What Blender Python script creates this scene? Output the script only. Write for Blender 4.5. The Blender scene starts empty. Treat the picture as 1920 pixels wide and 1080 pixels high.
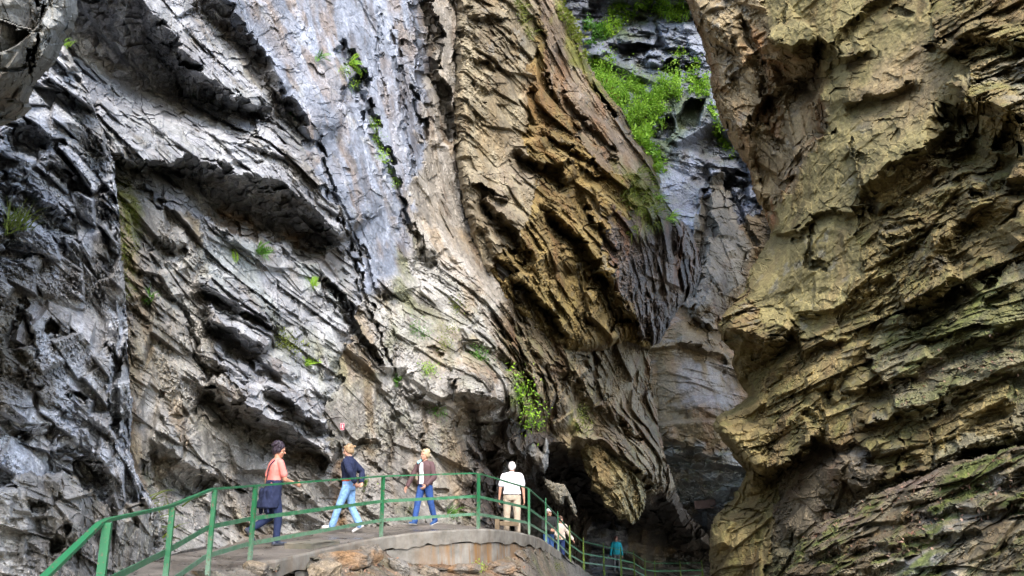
import bpy, bmesh, math, random
import numpy as np
from mathutils import Vector, Matrix, Quaternion
random.seed(7); rng = np.random.default_rng(7)
scene = bpy.context.scene
COL = scene.collection
R_ = math.radians

# ------------------------------------------------------------------ camera
F_PX = 1493.0
PITCH = R_(14.5)
CAM = np.array([0.0, 0.0, 1.6])
SP, CP = math.sin(PITCH), math.cos(PITCH)
cd = bpy.data.cameras.new('camera'); cam = bpy.data.objects.new('camera', cd); COL.objects.link(cam)
cam.location = CAM; cam.rotation_euler = (math.pi/2 + PITCH, 0, 0)
cd.sensor_width = 36; cd.lens = F_PX/1920*36; cd.clip_end = 2000; cd.clip_start = 0.1
scene.camera = cam

def ray(u, v):
    """direction of the sight line through photo position (u, v), scaled so that y = 1"""
    kx = (np.asarray(u, float)-960)/F_PX; kv = (540-np.asarray(v, float))/F_PX
    dy = CP - SP*kv; dz = SP + CP*kv
    return kx/dy, dz/dy
def at(u, v, Y):
    x, z = ray(u, v)
    return np.stack([x*Y, np.broadcast_to(Y, np.shape(x))*1.0, 1.6+z*Y], -1)
def atv(u, v, Y): return Vector([float(t) for t in at(u, v, Y)])

# ------------------------------------------------------------------ noise
def _h(n):
    n = (n ^ (n >> np.uint32(15))) * np.uint32(0x2c1b3c6d)
    n = (n ^ (n >> np.uint32(12))) * np.uint32(0x297a2d39)
    return n ^ (n >> np.uint32(15))
def _key(ix, iy, iz, seed):
    return ix*np.uint32(374761393) + iy*np.uint32(668265263) + iz*np.uint32(2246822519) + np.uint32((seed*3266489917+97) & 0xffffffff)
def hash01(ix, iy, iz, seed):
    return _h(_key(ix, iy, iz, seed)).astype(np.float32)*np.float32(1/4294967296)
def vnoise(P, seed=0):
    f = np.floor(P); i = f.astype(np.int64).astype(np.uint32); t = (P-f).astype(np.float32)
    t = t*t*t*(t*(t*6-15)+10)
    out = 0
    for dx in (0, 1):
        wx = t[:, 0] if dx else 1-t[:, 0]
        for dy in (0, 1):
            wxy = wx*(t[:, 1] if dy else 1-t[:, 1])
            for dz in (0, 1):
                w = wxy*(t[:, 2] if dz else 1-t[:, 2])
                out = out + w*hash01(i[:, 0]+np.uint32(dx), i[:, 1]+np.uint32(dy), i[:, 2]+np.uint32(dz), seed)
    return out*2-1
def fbm(P, octv=4, seed=0, gain=.5, lac=2.03):
    s = 0; a = 1.0; n = 0
    Q = P.astype(np.float32)
    for k in range(octv):
        s = s + a*vnoise(Q, seed+k*17); n += a; a *= gain; Q = Q*np.float32(lac)+np.float32(13.7)
    return s/n
def worley(P, seed=0, jit=.78):
    """nearest and second nearest jittered cell; returns F1, F2, offset to nearest, four randoms of its cell"""
    f = np.floor(P); fr = P-f; base = f.astype(np.int64)
    side = np.where(fr < .5, -1, 1)
    n = len(P)
    F1 = np.full(n, 9., np.float32); F2 = np.full(n, 9., np.float32)
    off = np.zeros((n, 3), np.float32); key = np.zeros(n, np.uint32)
    for dx in (0, 1):
        for dy in (0, 1):
            for dz in (0, 1):
                c = base + side*np.array([dx, dy, dz])
                i = c.astype(np.uint32)
                k = _h(_key(i[:, 0], i[:, 1], i[:, 2], seed))
                k2 = _h(k+np.uint32(0x9e3779b9)); k3 = _h(k2+np.uint32(0x9e3779b9))
                j = np.stack([k, k2, k3], 1).astype(np.float32)*np.float32(1/4294967296)
                d = (P-(c+.5+jit*(j-.5))).astype(np.float32)
                dd = np.einsum('ij,ij->i', d, d)
                near = dd < F1
                F2 = np.where(near, F1, np.minimum(F2, dd))
                F1 = np.where(near, dd, F1)
                off[near] = d[near]; key[near] = k[near]
    rs = []
    k = key
    for q in range(4):
        k = _h(k+np.uint32(0x85ebca6b)); rs.append(k.astype(np.float32)*np.float32(1/4294967296))
    return np.sqrt(F1), np.sqrt(F2), off, rs
def sstep(a, b, x):
    t = np.clip((x-a)/(b-a), 0, 1); return t*t*(3-2*t)

# ------------------------------------------------------------------ traced lines and shapes
def pl_dist(pts, U, V):
    """signed distance to a polyline (positive to its lower/left side) and 0..1 position along it"""
    pts = np.asarray(pts, float)
    seg = pts[1:]-pts[:-1]; L = np.hypot(seg[:, 0], seg[:, 1]); cum = np.concatenate([[0], np.cumsum(L)])
    best = np.full(U.shape, 1e9); sg = np.ones(U.shape); s = np.zeros(U.shape); perp = np.zeros(U.shape)
    for k in range(len(seg)):
        a = pts[k]; d = seg[k]
        t = np.clip(((U-a[0])*d[0]+(V-a[1])*d[1])/(L[k]**2+1e-9), 0, 1)
        dx = U-a[0]-t*d[0]; dy = V-a[1]-t*d[1]
        dist = np.hypot(dx, dy)
        cr = (d[0]*(V-a[1])-d[1]*(U-a[0]))/(L[k]+1e-9)
        better = (dist < best-1e-6) | ((np.abs(dist-best) <= 1e-6) & (np.abs(cr) > np.abs(perp)))
        best = np.where(better, dist, best); sg = np.where(better, np.sign(cr), sg)
        perp = np.where(better, cr, perp); s = np.where(better, (cum[k]+t*L[k])/cum[-1], s)
    return best*sg, s
def poly_sdf(pts, U, V):
    """positive inside"""
    pts = np.asarray(pts, float); n = len(pts)
    best = np.full(U.shape, 1e9); inside = np.zeros(U.shape, bool)
    for k in range(n):
        a = pts[k]; b = pts[(k+1) % n]; d = b-a; l2 = d@d+1e-9
        t = np.clip(((U-a[0])*d[0]+(V-a[1])*d[1])/l2, 0, 1)
        best = np.minimum(best, np.hypot(U-a[0]-t*d[0], V-a[1]-t*d[1]))
        c = ((a[1] > V) != (b[1] > V))
        with np.errstate(divide='ignore', invalid='ignore'):
            xi = d[0]*(V-a[1])/(d[1] if abs(d[1]) > 1e-9 else 1e-9)+a[0]
        inside ^= c & (U < xi)
    return np.where(inside, best, -best)

def axis(lo, hi, flo, fhi, h, grow=1.16, hmax=60):
    mid = list(np.arange(max(lo, flo), min(hi, fhi)+.1, h))
    def run(x, end, sg):
        out = []; s = h; x0 = x
        while (end-x)*sg > 0:
            s = min(s*(1.05 if abs(x-x0) < 480 else grow), 5.5 if abs(x-x0) < 480 else hmax); x += sg*s; out.append(x)
        return out
    a = run(mid[0], lo, -1); b = run(mid[-1], hi, 1)
    return np.array(a[::-1]+mid+b)

class Brushes:
    """relief of a wall in metres: + is deeper, - is proud"""
    def __init__(s): s.ops = []
    def ledge(s, lip, back, h, e, a, b, t0=.12, t1=.12): s.ops.append(('ledge', lip, back, h, e, a, b, t0, t1))
    def crack(s, pts, w, d, t=.1, asym=0): s.ops.append(('crack', pts, w, d, t, asym))
    def pit(s, u, v, ru, rv, d, ang=0, edge=.35): s.ops.append(('pit', u, v, ru, rv, d, ang, edge))
    def poly(s, pts, d, bevel): s.ops.append(('poly', pts, d, bevel))
    def apply(s, U, V, WU, WV, D):
        for op in s.ops:
            k = op[0]
            if k == 'pit':
                _, u, v, ru, rv, d, ang, edge = op
                m = max(ru, rv)*1.3+14; box = (u-m, u+m, v-m, v+m)
            else:
                pts = list(op[1])+(list(op[2]) if k == 'ledge' else [])
                p = np.asarray(pts, float)
                m = {'ledge': (max(op[5], op[6])+20) if k == 'ledge' else 0, 'crack': 0, 'poly': 20}[k]
                if k == 'crack': m = op[2]*(1+3*abs(op[5]))+16
                box = (p[:, 0].min()-m, p[:, 0].max()+m, p[:, 1].min()-m, p[:, 1].max()+m)
            i0, i1 = np.searchsorted(U[0], box[0]), np.searchsorted(U[0], box[1])
            j0, j1 = np.searchsorted(V[:, 0], box[2]), np.searchsorted(V[:, 0], box[3])
            if i1 <= i0 or j1 <= j0: continue
            sl = (slice(j0, j1), slice(i0, i1)); u_, v_ = WU[sl], WV[sl]
            if k == 'ledge':
                _, lip, back, h, e, a, b, t0, t1 = op
                qa, sa = pl_dist(lip, u_, v_); qb, sb = pl_dist(back, u_, v_)
                mid = (qa > 0) & (qb < 0)
                t = np.where(mid, qa/np.maximum(qa-qb, 1e-6), 0)
                up = np.clip(1+qa/a, 0, 1); dn = np.clip(1-qb/b, 0, 1)
                o = np.where(qa <= 0, -h*up*up*(3-2*up), np.where(mid, -h+(h+e)*t**.8, e*dn*dn*(3-2*dn)))
                tap = np.minimum(sstep(0, t0+1e-6, sa), sstep(0, t1+1e-6, 1-sa))
                # fade beyond the two ends of the line as well
                D[sl] += o*tap
            elif k == 'crack':
                _, p_, w, d, t, asym = op
                q, s_ = pl_dist(p_, u_, v_)
                tap = np.minimum(sstep(0, t+1e-6, s_), sstep(0, t+1e-6, 1-s_))
                ww = w*(.45+.55*tap)
                x = np.clip(1-np.abs(q)/ww, 0, 1)
                D[sl] += d*tap*np.sqrt(x)
                if asym:
                    x2 = np.clip(1-(-q*np.sign(asym))/(w*3*abs(asym)), 0, 1)*(q*np.sign(asym) < 0)
                    D[sl] -= .35*d*tap*x2
            elif k == 'pit':
                du, dv = u_-op[1], v_-op[2]
                if ang: c, s2 = math.cos(ang), math.sin(ang); du, dv = du*c+dv*s2, -du*s2+dv*c
                r = (np.abs((du+.35*dv)/ru)**3.2+np.abs((dv-.2*du)/rv)**3.2)**(1/3.2)
                D[sl] += d*sstep(1.0, 1.0-edge, r)
            else:
                _, p_, d, bev = op
                q = poly_sdf(p_, u_, v_)
                D[sl] += d*np.clip(q/bev, 0, 1)**.8
        return D

def rbf(ctrl, U, V):
    """smooth sheet through control points (u, v, Y)"""
    c = np.asarray(ctrl, float); p = c[:, :2]/1000; y = np.log(c[:, 2]); n = len(c)
    A = np.zeros((n+3, n+3)); r = np.hypot(*(p[:, None]-p[None]).transpose(2, 0, 1))
    A[:n, :n] = np.sqrt(r*r+.0025); A[:n, n] = 1; A[:n, n+1:] = p; A[n, :n] = 1; A[n+1:, :n] = p.T
    A[:n, :n] += np.eye(n)*1e-4
    w = np.linalg.solve(A, np.concatenate([y, np.zeros(3)]))
    Uc = np.linspace(U.min(), U.max(), 90); Vc = np.linspace(V.min(), V.max(), 90)
    gu, gv = np.meshgrid(Uc, Vc)
    q = np.stack([gu.ravel(), gv.ravel()], 1)/1000
    val = np.sqrt(((q[:, None]-p[None])**2).sum(-1)+.0025)@w[:n]+w[n]+q@w[n+1:]
    g = np.exp(np.clip(val, math.log(3.0), math.log(90))).reshape(90, 90)
    fu = np.clip((U-Uc[0])/(Uc[1]-Uc[0]), 0, 88.999); fv = np.clip((V-Vc[0])/(Vc[1]-Vc[0]), 0, 88.999)
    iu = fu.astype(int); iv = fv.astype(int); fu = fu-iu; fv = fv-iv
    return (g[iv, iu]*(1-fu)*(1-fv)+g[iv, iu+1]*fu*(1-fv)+g[iv+1, iu]*(1-fu)*fv+g[iv+1, iu+1]*fu*fv)

def blocks(P, seed, ov=.4, tl=1.0, steep=5.0, rot=1.2, jit=.85):
    """broken boulders and slabs: the outermost of the flat-topped tilted blocks near each point"""
    f = np.floor(P); base = f.astype(np.int64); side = np.where(P-f < .5, -1, 1)
    n = len(P); H = np.full(n, -9., np.float32); rnd = np.zeros(n, np.float32)
    for dx in (0, 1):
        for dy in (0, 1):
            for dz in (0, 1):
                c = base+side*np.array([dx, dy, dz]); i = c.astype(np.uint32)
                k = _h(_key(i[:, 0], i[:, 1], i[:, 2], seed)); R = []
                for q in range(8):
                    R.append(k.astype(np.float32)*np.float32(1/4294967296)); k = _h(k+np.uint32(0x9e3779b9))
                d = (P-(c+.5)).astype(np.float32)
                d[:, 0] -= jit*(R[0]-.5); d[:, 1] -= jit*(R[1]-.5); d[:, 2] -= jit*(R[2]-.5)
                an = (R[3]-.5)*rot; ca, sa = np.cos(an), np.sin(an)
                u = d[:, 0]*ca+d[:, 1]*sa; v = d[:, 1]*ca-d[:, 0]*sa
                sz = .32+.30*R[4]
                edge = np.maximum(np.maximum(np.abs(u)*(.8+.5*R[7]), np.abs(v)*(.8+.5*R[3])), np.abs(d[:, 2])*.85)-sz
                h = (R[5]-.5)*1.3+(R[6]-.5)*2*tl*u+((R[7]-.5)*1.8*tl-ov)*v+.25*(R[2]-.5)*d[:, 2]-steep*np.maximum(edge, 0)
                up = h > H; H = np.where(up, h, H); rnd = np.where(up, R[1], rnd)
    return np.maximum(H, -.75), rnd

def zone_relief(P, z, seed, head):
    """broken bedded rock: returns how proud the rock stands (m) and a random per block"""
    hx, hy, ratio = head
    th = math.atan2(math.sin(R_(z.get('bed', 30))), math.cos(R_(z.get('bed', 30)))*ratio); L, T = z['L'], z['T']
    tg = np.array([hx, hy, 0.])/math.hypot(hx, hy)
    e1 = tg*math.cos(th)-np.array([0, 0, 1.])*math.sin(th)
    e2 = tg*math.sin(th)+np.array([0, 0, 1.])*math.cos(th)
    e3 = np.cross(e1, e2)
    q = L*2.5
    Pw = P + np.stack([fbm(P/q, 2, seed+1), fbm(P/q, 2, seed+2), fbm(P/q, 2, seed+3)], 1)*q*.05*z.get('warp', 1)
    a = Pw@e1; b = Pw@e2; c = Pw@e3
    out = np.zeros(len(P), np.float32); blk = np.zeros(len(P), np.float32)
    rough = .15+1.2*sstep(-.25, .4, fbm(P/(L*2.6), 3, seed+21))
    rough2 = .12+1.25*sstep(-.2, .4, fbm(P/(L*1.1), 3, seed+22))
    sc = z.get('sc0', 2.3); amp = z['A']*z.get('A0', 1.0)
    for k in range(5):
        Q = np.stack([a/(L*sc)+k*3.3, b/(T*sc+(L-T)*sc*(.25, .35, .45, .55, .6)[k])+k*1.7, c/(L*1.1*sc)], 1)
        h, r = blocks(Q, seed+31*k, z.get('ov', .4), z.get('tilt', 1.45), z.get('steep', 13.), z.get('rot', 1.3))
        g = 1 if k == 0 else (rough if k < 3 else rough2)
        out += (amp*g*h).astype(np.float32); blk += (r-.5)*(.75**k)
        sc *= z.get('sc', .46); amp *= z.get('amp', .52)
    # long straight bedding planes and cross joints that cut through the blocks
    for t, am, wv in ((T*3.1, .8, .12), (T*1.15, .2, .22)):
        am = am*z['A']*z.get('lay', 1)
        q = b/t+wv*fbm(P/(t*5), 2, seed+8)+.34*np.sin(b/t*1.7+2)+.5*np.sin(b/t*.61)+.3*vnoise(P/(t*11), seed+9); k = np.floor(q); fr = q-k
        ku = k.astype(np.int64).astype(np.uint32); zz = np.zeros(len(k), np.uint32)
        seg = np.floor((a+.35*c+.4*b)/(t*3.2)+7*hash01(ku, zz, zz, seed+4))
        hz = hash01(ku, seg.astype(np.int64).astype(np.uint32), zz, seed+5)
        out += (.72*am*(.25+.85*np.clip(rough, 0, 1.2))*((hz-.5)*1.6+.75*z.get('ov', .4)*2*(.5-fr))).astype(np.float32)
    f = z.get('fb', .12)
    if f: out += .45*f*fbm(P/z.get('fbL', 1.6), 5, seed+60, .55)
    fs = z.get('fine', .012)
    if fs: out += fs*fbm(P/.10, 2, seed+70, .6)
    return out, blk

def link_mesh(name, verts, faces, mat=None, parent=None, smooth=False, col=None, extra=None):
    me = bpy.data.meshes.new(name)
    verts = np.asarray(verts, np.float32); nv = len(verts)
    me.vertices.add(nv); me.vertices.foreach_set('co', verts.ravel())
    faces = np.asarray(faces, np.int32); k = faces.shape[1]
    me.loops.add(faces.size); me.loops.foreach_set('vertex_index', faces.ravel())
    me.polygons.add(len(faces)); me.polygons.foreach_set('loop_start', np.arange(0, faces.size, k, dtype=np.int32))
    me.polygons.foreach_set('use_smooth', np.full(len(faces), bool(smooth)))
    me.update(calc_edges=True)
    if col is not None:
        at_ = me.color_attributes.new('rock_tint', 'FLOAT_COLOR', 'POINT')
        at_.data.foreach_set('color', np.asarray(col, np.float32).ravel())
    if extra is not None:
        for nm, arr in extra.items():
            q = me.attributes.new(nm, 'FLOAT', 'POINT'); q.data.foreach_set('value', np.asarray(arr, np.float32))
    o = bpy.data.objects.new(name, me); COL.objects.link(o)
    if mat: me.materials.append(mat)
    if parent: o.parent = parent
    return o

SURF = {}
def wall(name, ub, vb, ctrl, br, zones, mat, outline=None, curl=(), h=1.7, seed=0, stains=(), skirt=3.0, jag=5.0, hmax=60, head=(1, 0, 1), brk=.65):
    us = axis(ub[0], ub[1], -12, 1932, h, hmax=hmax); vs = axis(vb[0], vb[1], -12, 1092, h, hmax=hmax)
    U, V = np.meshgrid(us, vs)
    q3 = np.stack([U.ravel()/60, V.ravel()/60, np.full(U.size, seed*3.1)], 1)
    w1 = fbm(q3, 3, seed+1).reshape(U.shape)*9; w2 = fbm(q3, 3, seed+2).reshape(U.shape)*9
    q4 = np.stack([U.ravel()/14, V.ravel()/14, np.full(U.size, seed*1.7)], 1)
    w1 += vnoise(q4, seed+3).reshape(U.shape)*2.2; w2 += vnoise(q4, seed+4).reshape(U.shape)*2.2
    for cs, am in ((34, 9), (15, 4.5)):
        qc = np.stack([U.ravel()/cs, V.ravel()/cs*1.25, np.full(U.size, seed+.5)], 1)
        _, _, of, rs = worley(qc+.25*vnoise(q3*3, seed+6)[:, None], seed+5+cs)
        w1 += ((rs[0]-.5)*2+of[:, 0]*(rs[2]-.5)*2).reshape(U.shape)*am*brk; w2 += ((rs[1]-.5)*2+of[:, 1]*(rs[3]-.5)*2).reshape(U.shape)*am*brk
    WU, WV = U+w1, V+w2
    z1 = U+w1*1.6+fbm(q3*.45, 3, seed+7).reshape(U.shape)*34; z2 = V+w2*1.6+fbm(q3*.45, 3, seed+9).reshape(U.shape)*34
    Y0 = rbf(ctrl, U, V)
    keep = np.ones(U.shape, bool)
    D = np.zeros(U.shape)
    if outline is not None:
        jg = jag/11
        sd = poly_sdf(outline, U+w1*jg*.7, V+w2*jg*.7); keep = sd > 0
        if curl:
            cpx, cR = curl
            x = np.clip(sd/cpx, 0, 1); D += cR*(1-np.sqrt(np.clip(1-(1-x)**2, 0, 1)))
    D = br.apply(U, V, WU, WV, D)
    kk = keep.ravel(); uf, vf = U.ravel()[kk], V.ravel()[kk]
    Yb = (Y0+D).ravel()[kk]
    P = at(uf, vf, Yb)
    Pr = at(uf, vf, (Y0+.55*D).ravel()[kk])
    # blend the bedded zones
    W = []
    for z in zones:
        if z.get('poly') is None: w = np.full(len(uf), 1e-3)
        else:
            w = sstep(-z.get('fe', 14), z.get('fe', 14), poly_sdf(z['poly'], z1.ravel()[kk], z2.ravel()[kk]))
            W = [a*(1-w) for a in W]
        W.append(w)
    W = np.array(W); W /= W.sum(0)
    disp = np.zeros(len(uf), np.float32); blk = np.zeros(len(uf), np.float32); rgb = np.zeros((len(uf), 3), np.float32); wet = np.zeros(len(uf), np.float32)
    moss = np.zeros(len(uf), np.float32)
    for zi, z in enumerate(zones):
        m = W[zi] > 1e-3
        if not m.any(): continue
        d, b = zone_relief(Pr[m], z, seed*101+zi*977+11, head)
        w = W[zi][m].astype(np.float32)
        disp[m] += d*w; blk[m] += b*w
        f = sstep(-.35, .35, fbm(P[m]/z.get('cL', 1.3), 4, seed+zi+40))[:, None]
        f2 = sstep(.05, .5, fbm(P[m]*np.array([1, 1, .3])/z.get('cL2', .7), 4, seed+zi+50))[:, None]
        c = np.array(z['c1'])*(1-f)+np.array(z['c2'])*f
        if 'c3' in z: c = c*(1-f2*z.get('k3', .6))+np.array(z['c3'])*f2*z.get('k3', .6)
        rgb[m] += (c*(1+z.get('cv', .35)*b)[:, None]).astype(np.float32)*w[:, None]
        wet[m] += z.get('wet', .3)*w; moss[m] += z.get('moss', 0)*w
    # lichen spots and dark seeps running down the faces
    sp = sstep(.22, .42, fbm(P/.42, 4, seed+61, .62))*sstep(-.2, .3, fbm(P/3.1, 2, seed+62)); sp = (.45*sp)[:, None]
    rgb = rgb*(1-sp)+(rgb.mean(1, keepdims=True)*np.array([1.28, 1.3, 1.24]))*sp
    se = sstep(.16, .42, fbm(P*np.array([1.7, 1.7, .22]), 4, seed+63, .6))*sstep(-.15, .3, fbm(P/4.3, 2, seed+64)); rgb = rgb*(1-.42*se[:, None]*np.array([.85, 1, 1.12]))
    for st in stains:
        pts, colr, k, fe = st[:4]
        s = poly_sdf(pts, WU.ravel()[kk], WV.ravel()[kk])
        m = s > -fe
        n = fbm(P[m]*np.array([1, 1, .45])/(st[4] if len(st) > 4 else .5), 4, seed+77)
        a = (k*sstep(-fe, fe, s[m])*sstep(-.32, .22, n))[:, None]
        rgb[m] = rgb[m]*(1-a)+np.array(colr)*a
    # how squarely the sight line meets the rock: relief stands out along the rock's own normal
    B3 = at(U, V, Y0); nb = np.cross(np.gradient(B3, axis=1), np.gradient(B3, axis=0)).reshape(-1, 3)[kk]
    nb /= np.linalg.norm(nb, axis=1)[:, None]+1e-9
    vd = P-CAM; vd /= np.linalg.norm(vd, axis=1)[:, None]
    cosn = np.abs((nb*vd).sum(1))
    Y = Yb-disp/np.clip(cosn, .55, 1)
    Pf = at(uf, vf, Y)
    idx = -np.ones(U.size, np.int64); idx[kk] = np.arange(len(uf)); idx = idx.reshape(U.shape)
    # facing, for moss on the upward parts
    full = np.zeros((U.size, 3)); full[kk] = Pf; full = full.reshape(U.shape+(3,))
    du = np.gradient(full, axis=1); dv = np.gradient(full, axis=0)
    N = np.cross(du, dv).reshape(-1, 3)[kk]; N /= np.linalg.norm(N, axis=1)[:, None]+1e-9
    N *= np.sign((N*(CAM-Pf)).sum(1))[:, None]
    mn = fbm(P/.55, 5, seed+90, .6)
    mm = 1.5*moss*sstep(.0, .45, N[:, 2])*sstep(-.12, .25, mn) + moss*.9*sstep(.15, .45, mn)
    mm = np.clip(mm, 0, 1)[:, None]
    mcol = np.array([.085, .105, .018])*(1+.5*fbm(P/.2, 2, seed+95))[:, None]
    rgb = rgb*(1-mm*.85)+mcol*mm*.85
    a, b, c, d = idx[:-1, :-1], idx[:-1, 1:], idx[1:, 1:], idx[1:, :-1]
    ok = (a >= 0) & (b >= 0) & (c >= 0) & (d >= 0)
    faces = np.stack([a[ok], d[ok], c[ok], b[ok]], 1)
    verts = Pf
    if outline is not None and skirt:
        # give the edge of the rock its thickness: carry its rim back into the hill
        E = np.concatenate([faces[:, [0, 1]], faces[:, [1, 2]], faces[:, [2, 3]], faces[:, [3, 0]]])
        key = E[:, 0]*(len(verts)+1)+E[:, 1]; rev = E[:, 1]*(len(verts)+1)+E[:, 0]
        be = E[~np.isin(key, rev)]
        bv = np.unique(be); mp = -np.ones(len(verts), np.int64); mp[bv] = len(verts)+np.arange(len(bv))
        back = at(uf[bv], vf[bv], Y[bv]+skirt)
        verts = np.concatenate([verts, back]); rgb = np.concatenate([rgb, rgb[bv]]); wet = np.concatenate([wet, wet[bv]])
        faces = np.concatenate([faces, np.stack([be[:, 1], be[:, 0], mp[be[:, 0]], mp[be[:, 1]]], 1)])
    rgb = np.clip(rgb, .004, .9)
    o = link_mesh(name, verts, faces, mat, col=np.concatenate([rgb, np.ones((len(rgb), 1))], 1), extra={'wetness': wet})
    o['kind'] = 'structure'
    full[~keep] = np.nan
    SURF[name] = (us, vs, full, N.reshape(-1, 3), idx)
    return o
def on_wall(name, u, v, lift=0):
    us, vs, full, N, idx = SURF[name]
    i = min(max(int(np.searchsorted(us, u)), 0), len(us)-1); j = min(max(int(np.searchsorted(vs, v)), 0), len(vs)-1)
    p = full[j, i]
    n = N[idx[j, i]] if idx[j, i] >= 0 else np.array([0, -1, 0])
    return Vector(p)+Vector(n)*lift, Vector(n)
# ------------------------------------------------------------------ materials
def mat_new(name):
    m = bpy.data.materials.new(name); m.use_nodes = True
    nt = m.node_tree; b = nt.nodes['Principled BSDF']
    return m, nt, b
def N_(nt, t, **kw):
    n = nt.nodes.new(t)
    for k, v in kw.items():
        if k in n.inputs: n.inputs[k].default_value = v
        else: setattr(n, k, v)
    return n
def rock_material(name, bump=.5, spec=.5, rough=(.75, .35), gain=1.0):
    m, nt, b = mat_new(name); L = nt.links
    tc = N_(nt, 'ShaderNodeTexCoord')
    att = N_(nt, 'ShaderNodeAttribute', attribute_name='rock_tint')
    wet = N_(nt, 'ShaderNodeAttribute', attribute_name='wetness')
    n1 = N_(nt, 'ShaderNodeTexNoise', Scale=9.0, Detail=4.0, Roughness=.68)
    n2 = N_(nt, 'ShaderNodeTexNoise', Scale=38.0, Detail=2.0, Roughness=.7)
    n3 = N_(nt, 'ShaderNodeTexNoise', Scale=2.2, Detail=3.0, Roughness=.6)
    for n in (n1, n2, n3): L.new(tc.outputs['Object'], n.inputs['Vector'])
    r1 = N_(nt, 'ShaderNodeMapRange'); r1.inputs['From Min'].default_value = .3; r1.inputs['From Max'].default_value = .7
    r1.inputs['To Min'].default_value = .62*gain; r1.inputs['To Max'].default_value = 1.42*gain
    L.new(n1.outputs['Fac'], r1.inputs['Value'])
    r2 = N_(nt, 'ShaderNodeMapRange'); r2.inputs['From Min'].default_value = .3; r2.inputs['From Max'].default_value = .7
    r2.inputs['To Min'].default_value = .7; r2.inputs['To Max'].default_value = 1.32
    L.new(n2.outputs['Fac'], r2.inputs['Value'])
    mu = N_(nt, 'ShaderNodeMath', operation='MULTIPLY'); L.new(r1.outputs[0], mu.inputs[0]); L.new(r2.outputs[0], mu.inputs[1])
    vm = N_(nt, 'ShaderNodeVectorMath', operation='SCALE'); L.new(att.outputs['Color'], vm.inputs[0]); L.new(mu.outputs[0], vm.inputs['Scale'])
    L.new(vm.outputs[0], b.inputs['Base Color'])
    rr = N_(nt, 'ShaderNodeMapRange'); rr.inputs['From Min'].default_value = 0; rr.inputs['From Max'].default_value = 1
    rr.inputs['To Min'].default_value = rough[0]; rr.inputs['To Max'].default_value = rough[1]
    wn = N_(nt, 'ShaderNodeMath', operation='MULTIPLY_ADD'); L.new(n3.outputs['Fac'], wn.inputs[0]); wn.inputs[1].default_value = .8; L.new(wet.outputs['Fac'], wn.inputs[2])
    ws = N_(nt, 'ShaderNodeMath', operation='SUBTRACT'); L.new(wn.outputs[0], ws.inputs[0]); ws.inputs[1].default_value = .4
    L.new(ws.outputs[0], rr.inputs['Value']); L.new(rr.outputs[0], b.inputs['Roughness'])
    b.inputs['Specular IOR Level'].default_value = spec
    s2 = N_(nt, 'ShaderNodeMath', operation='MULTIPLY_ADD'); L.new(n2.outputs['Fac'], s2.inputs[0]); s2.inputs[1].default_value = .35; L.new(n1.outputs['Fac'], s2.inputs[2])
    bp = N_(nt, 'ShaderNodeBump', Strength=bump, Distance=.05); L.new(s2.outputs[0], bp.inputs['Height']); L.new(bp.outputs[0], b.inputs['Normal'])
    return m
M = {}
M['rock_wet'] = rock_material('wet grey limestone', .7, .35, (.82, .4))
M['rock_dry'] = rock_material('dry ochre limestone', .7, .3, (.9, .6))

# ------------------------------------------------------------------ light
SUN_EL, SUN_AZ = R_(46), R_(167)      # azimuth of the sun seen from the gorge floor, measured from +Y clockwise
w = bpy.data.worlds.new('World'); scene.world = w; w.use_nodes = True
nt = w.node_tree; bg = nt.nodes['Background']
sky = nt.nodes.new('ShaderNodeTexSky'); sky.sky_type = 'NISHITA'; sky.sun_disc = False
sky.sun_elevation = SUN_EL; sky.sun_rotation = SUN_AZ; sky.air_density = 1.0; sky.dust_density = 2.0
nt.links.new(sky.outputs[0], bg.inputs[0]); bg.inputs[1].default_value = .15
sl = bpy.data.lights.new('sun', 'SUN'); sl.energy = .9; sl.angle = R_(28); sl.color = (1, .93, .82)
so = bpy.data.objects.new('sun', sl); COL.objects.link(so)
sd = Vector((math.sin(SUN_AZ)*math.cos(SUN_EL), math.cos(SUN_AZ)*math.cos(SUN_EL), math.sin(SUN_EL)))
so.rotation_euler = sd.to_track_quat('Z', 'Y').to_euler()
scene.view_settings.view_transform = 'Standard'; scene.view_settings.look = 'None'; scene.view_settings.gamma = 1
scene.view_settings.use_curve_mapping = False
scene.view_settings.exposure = 2.22

cy = scene.cycles; cy.use_adaptive_sampling = True; cy.adaptive_threshold = .03
cy.max_bounces = 4; cy.diffuse_bounces = 3; cy.glossy_bounces = 2; cy.transmission_bounces = 2; cy.transparent_max_bounces = 4
cy.caustics_reflective = False; cy.caustics_refractive = False
# ------------------------------------------------------------------ the cliffs
GREY = dict(c1=(.20, .204, .218), c2=(.295, .30, .315), c3=(.16, .135, .10), wet=.45)
BROWNGREY = dict(c1=(.195, .182, .163), c2=(.31, .30, .28), c3=(.22, .16, .09), wet=.4)
OCHRE = dict(c1=(.115, .083, .034), c2=(.205, .150, .058), c3=(.10, .05, .018), wet=.15)
OLIVE = dict(c1=(.115, .089, .038), c2=(.182, .142, .060), c3=(.11, .068, .03), wet=.1)
def Z(base, **kw): d = dict(base); d.update(kw); return d

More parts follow.
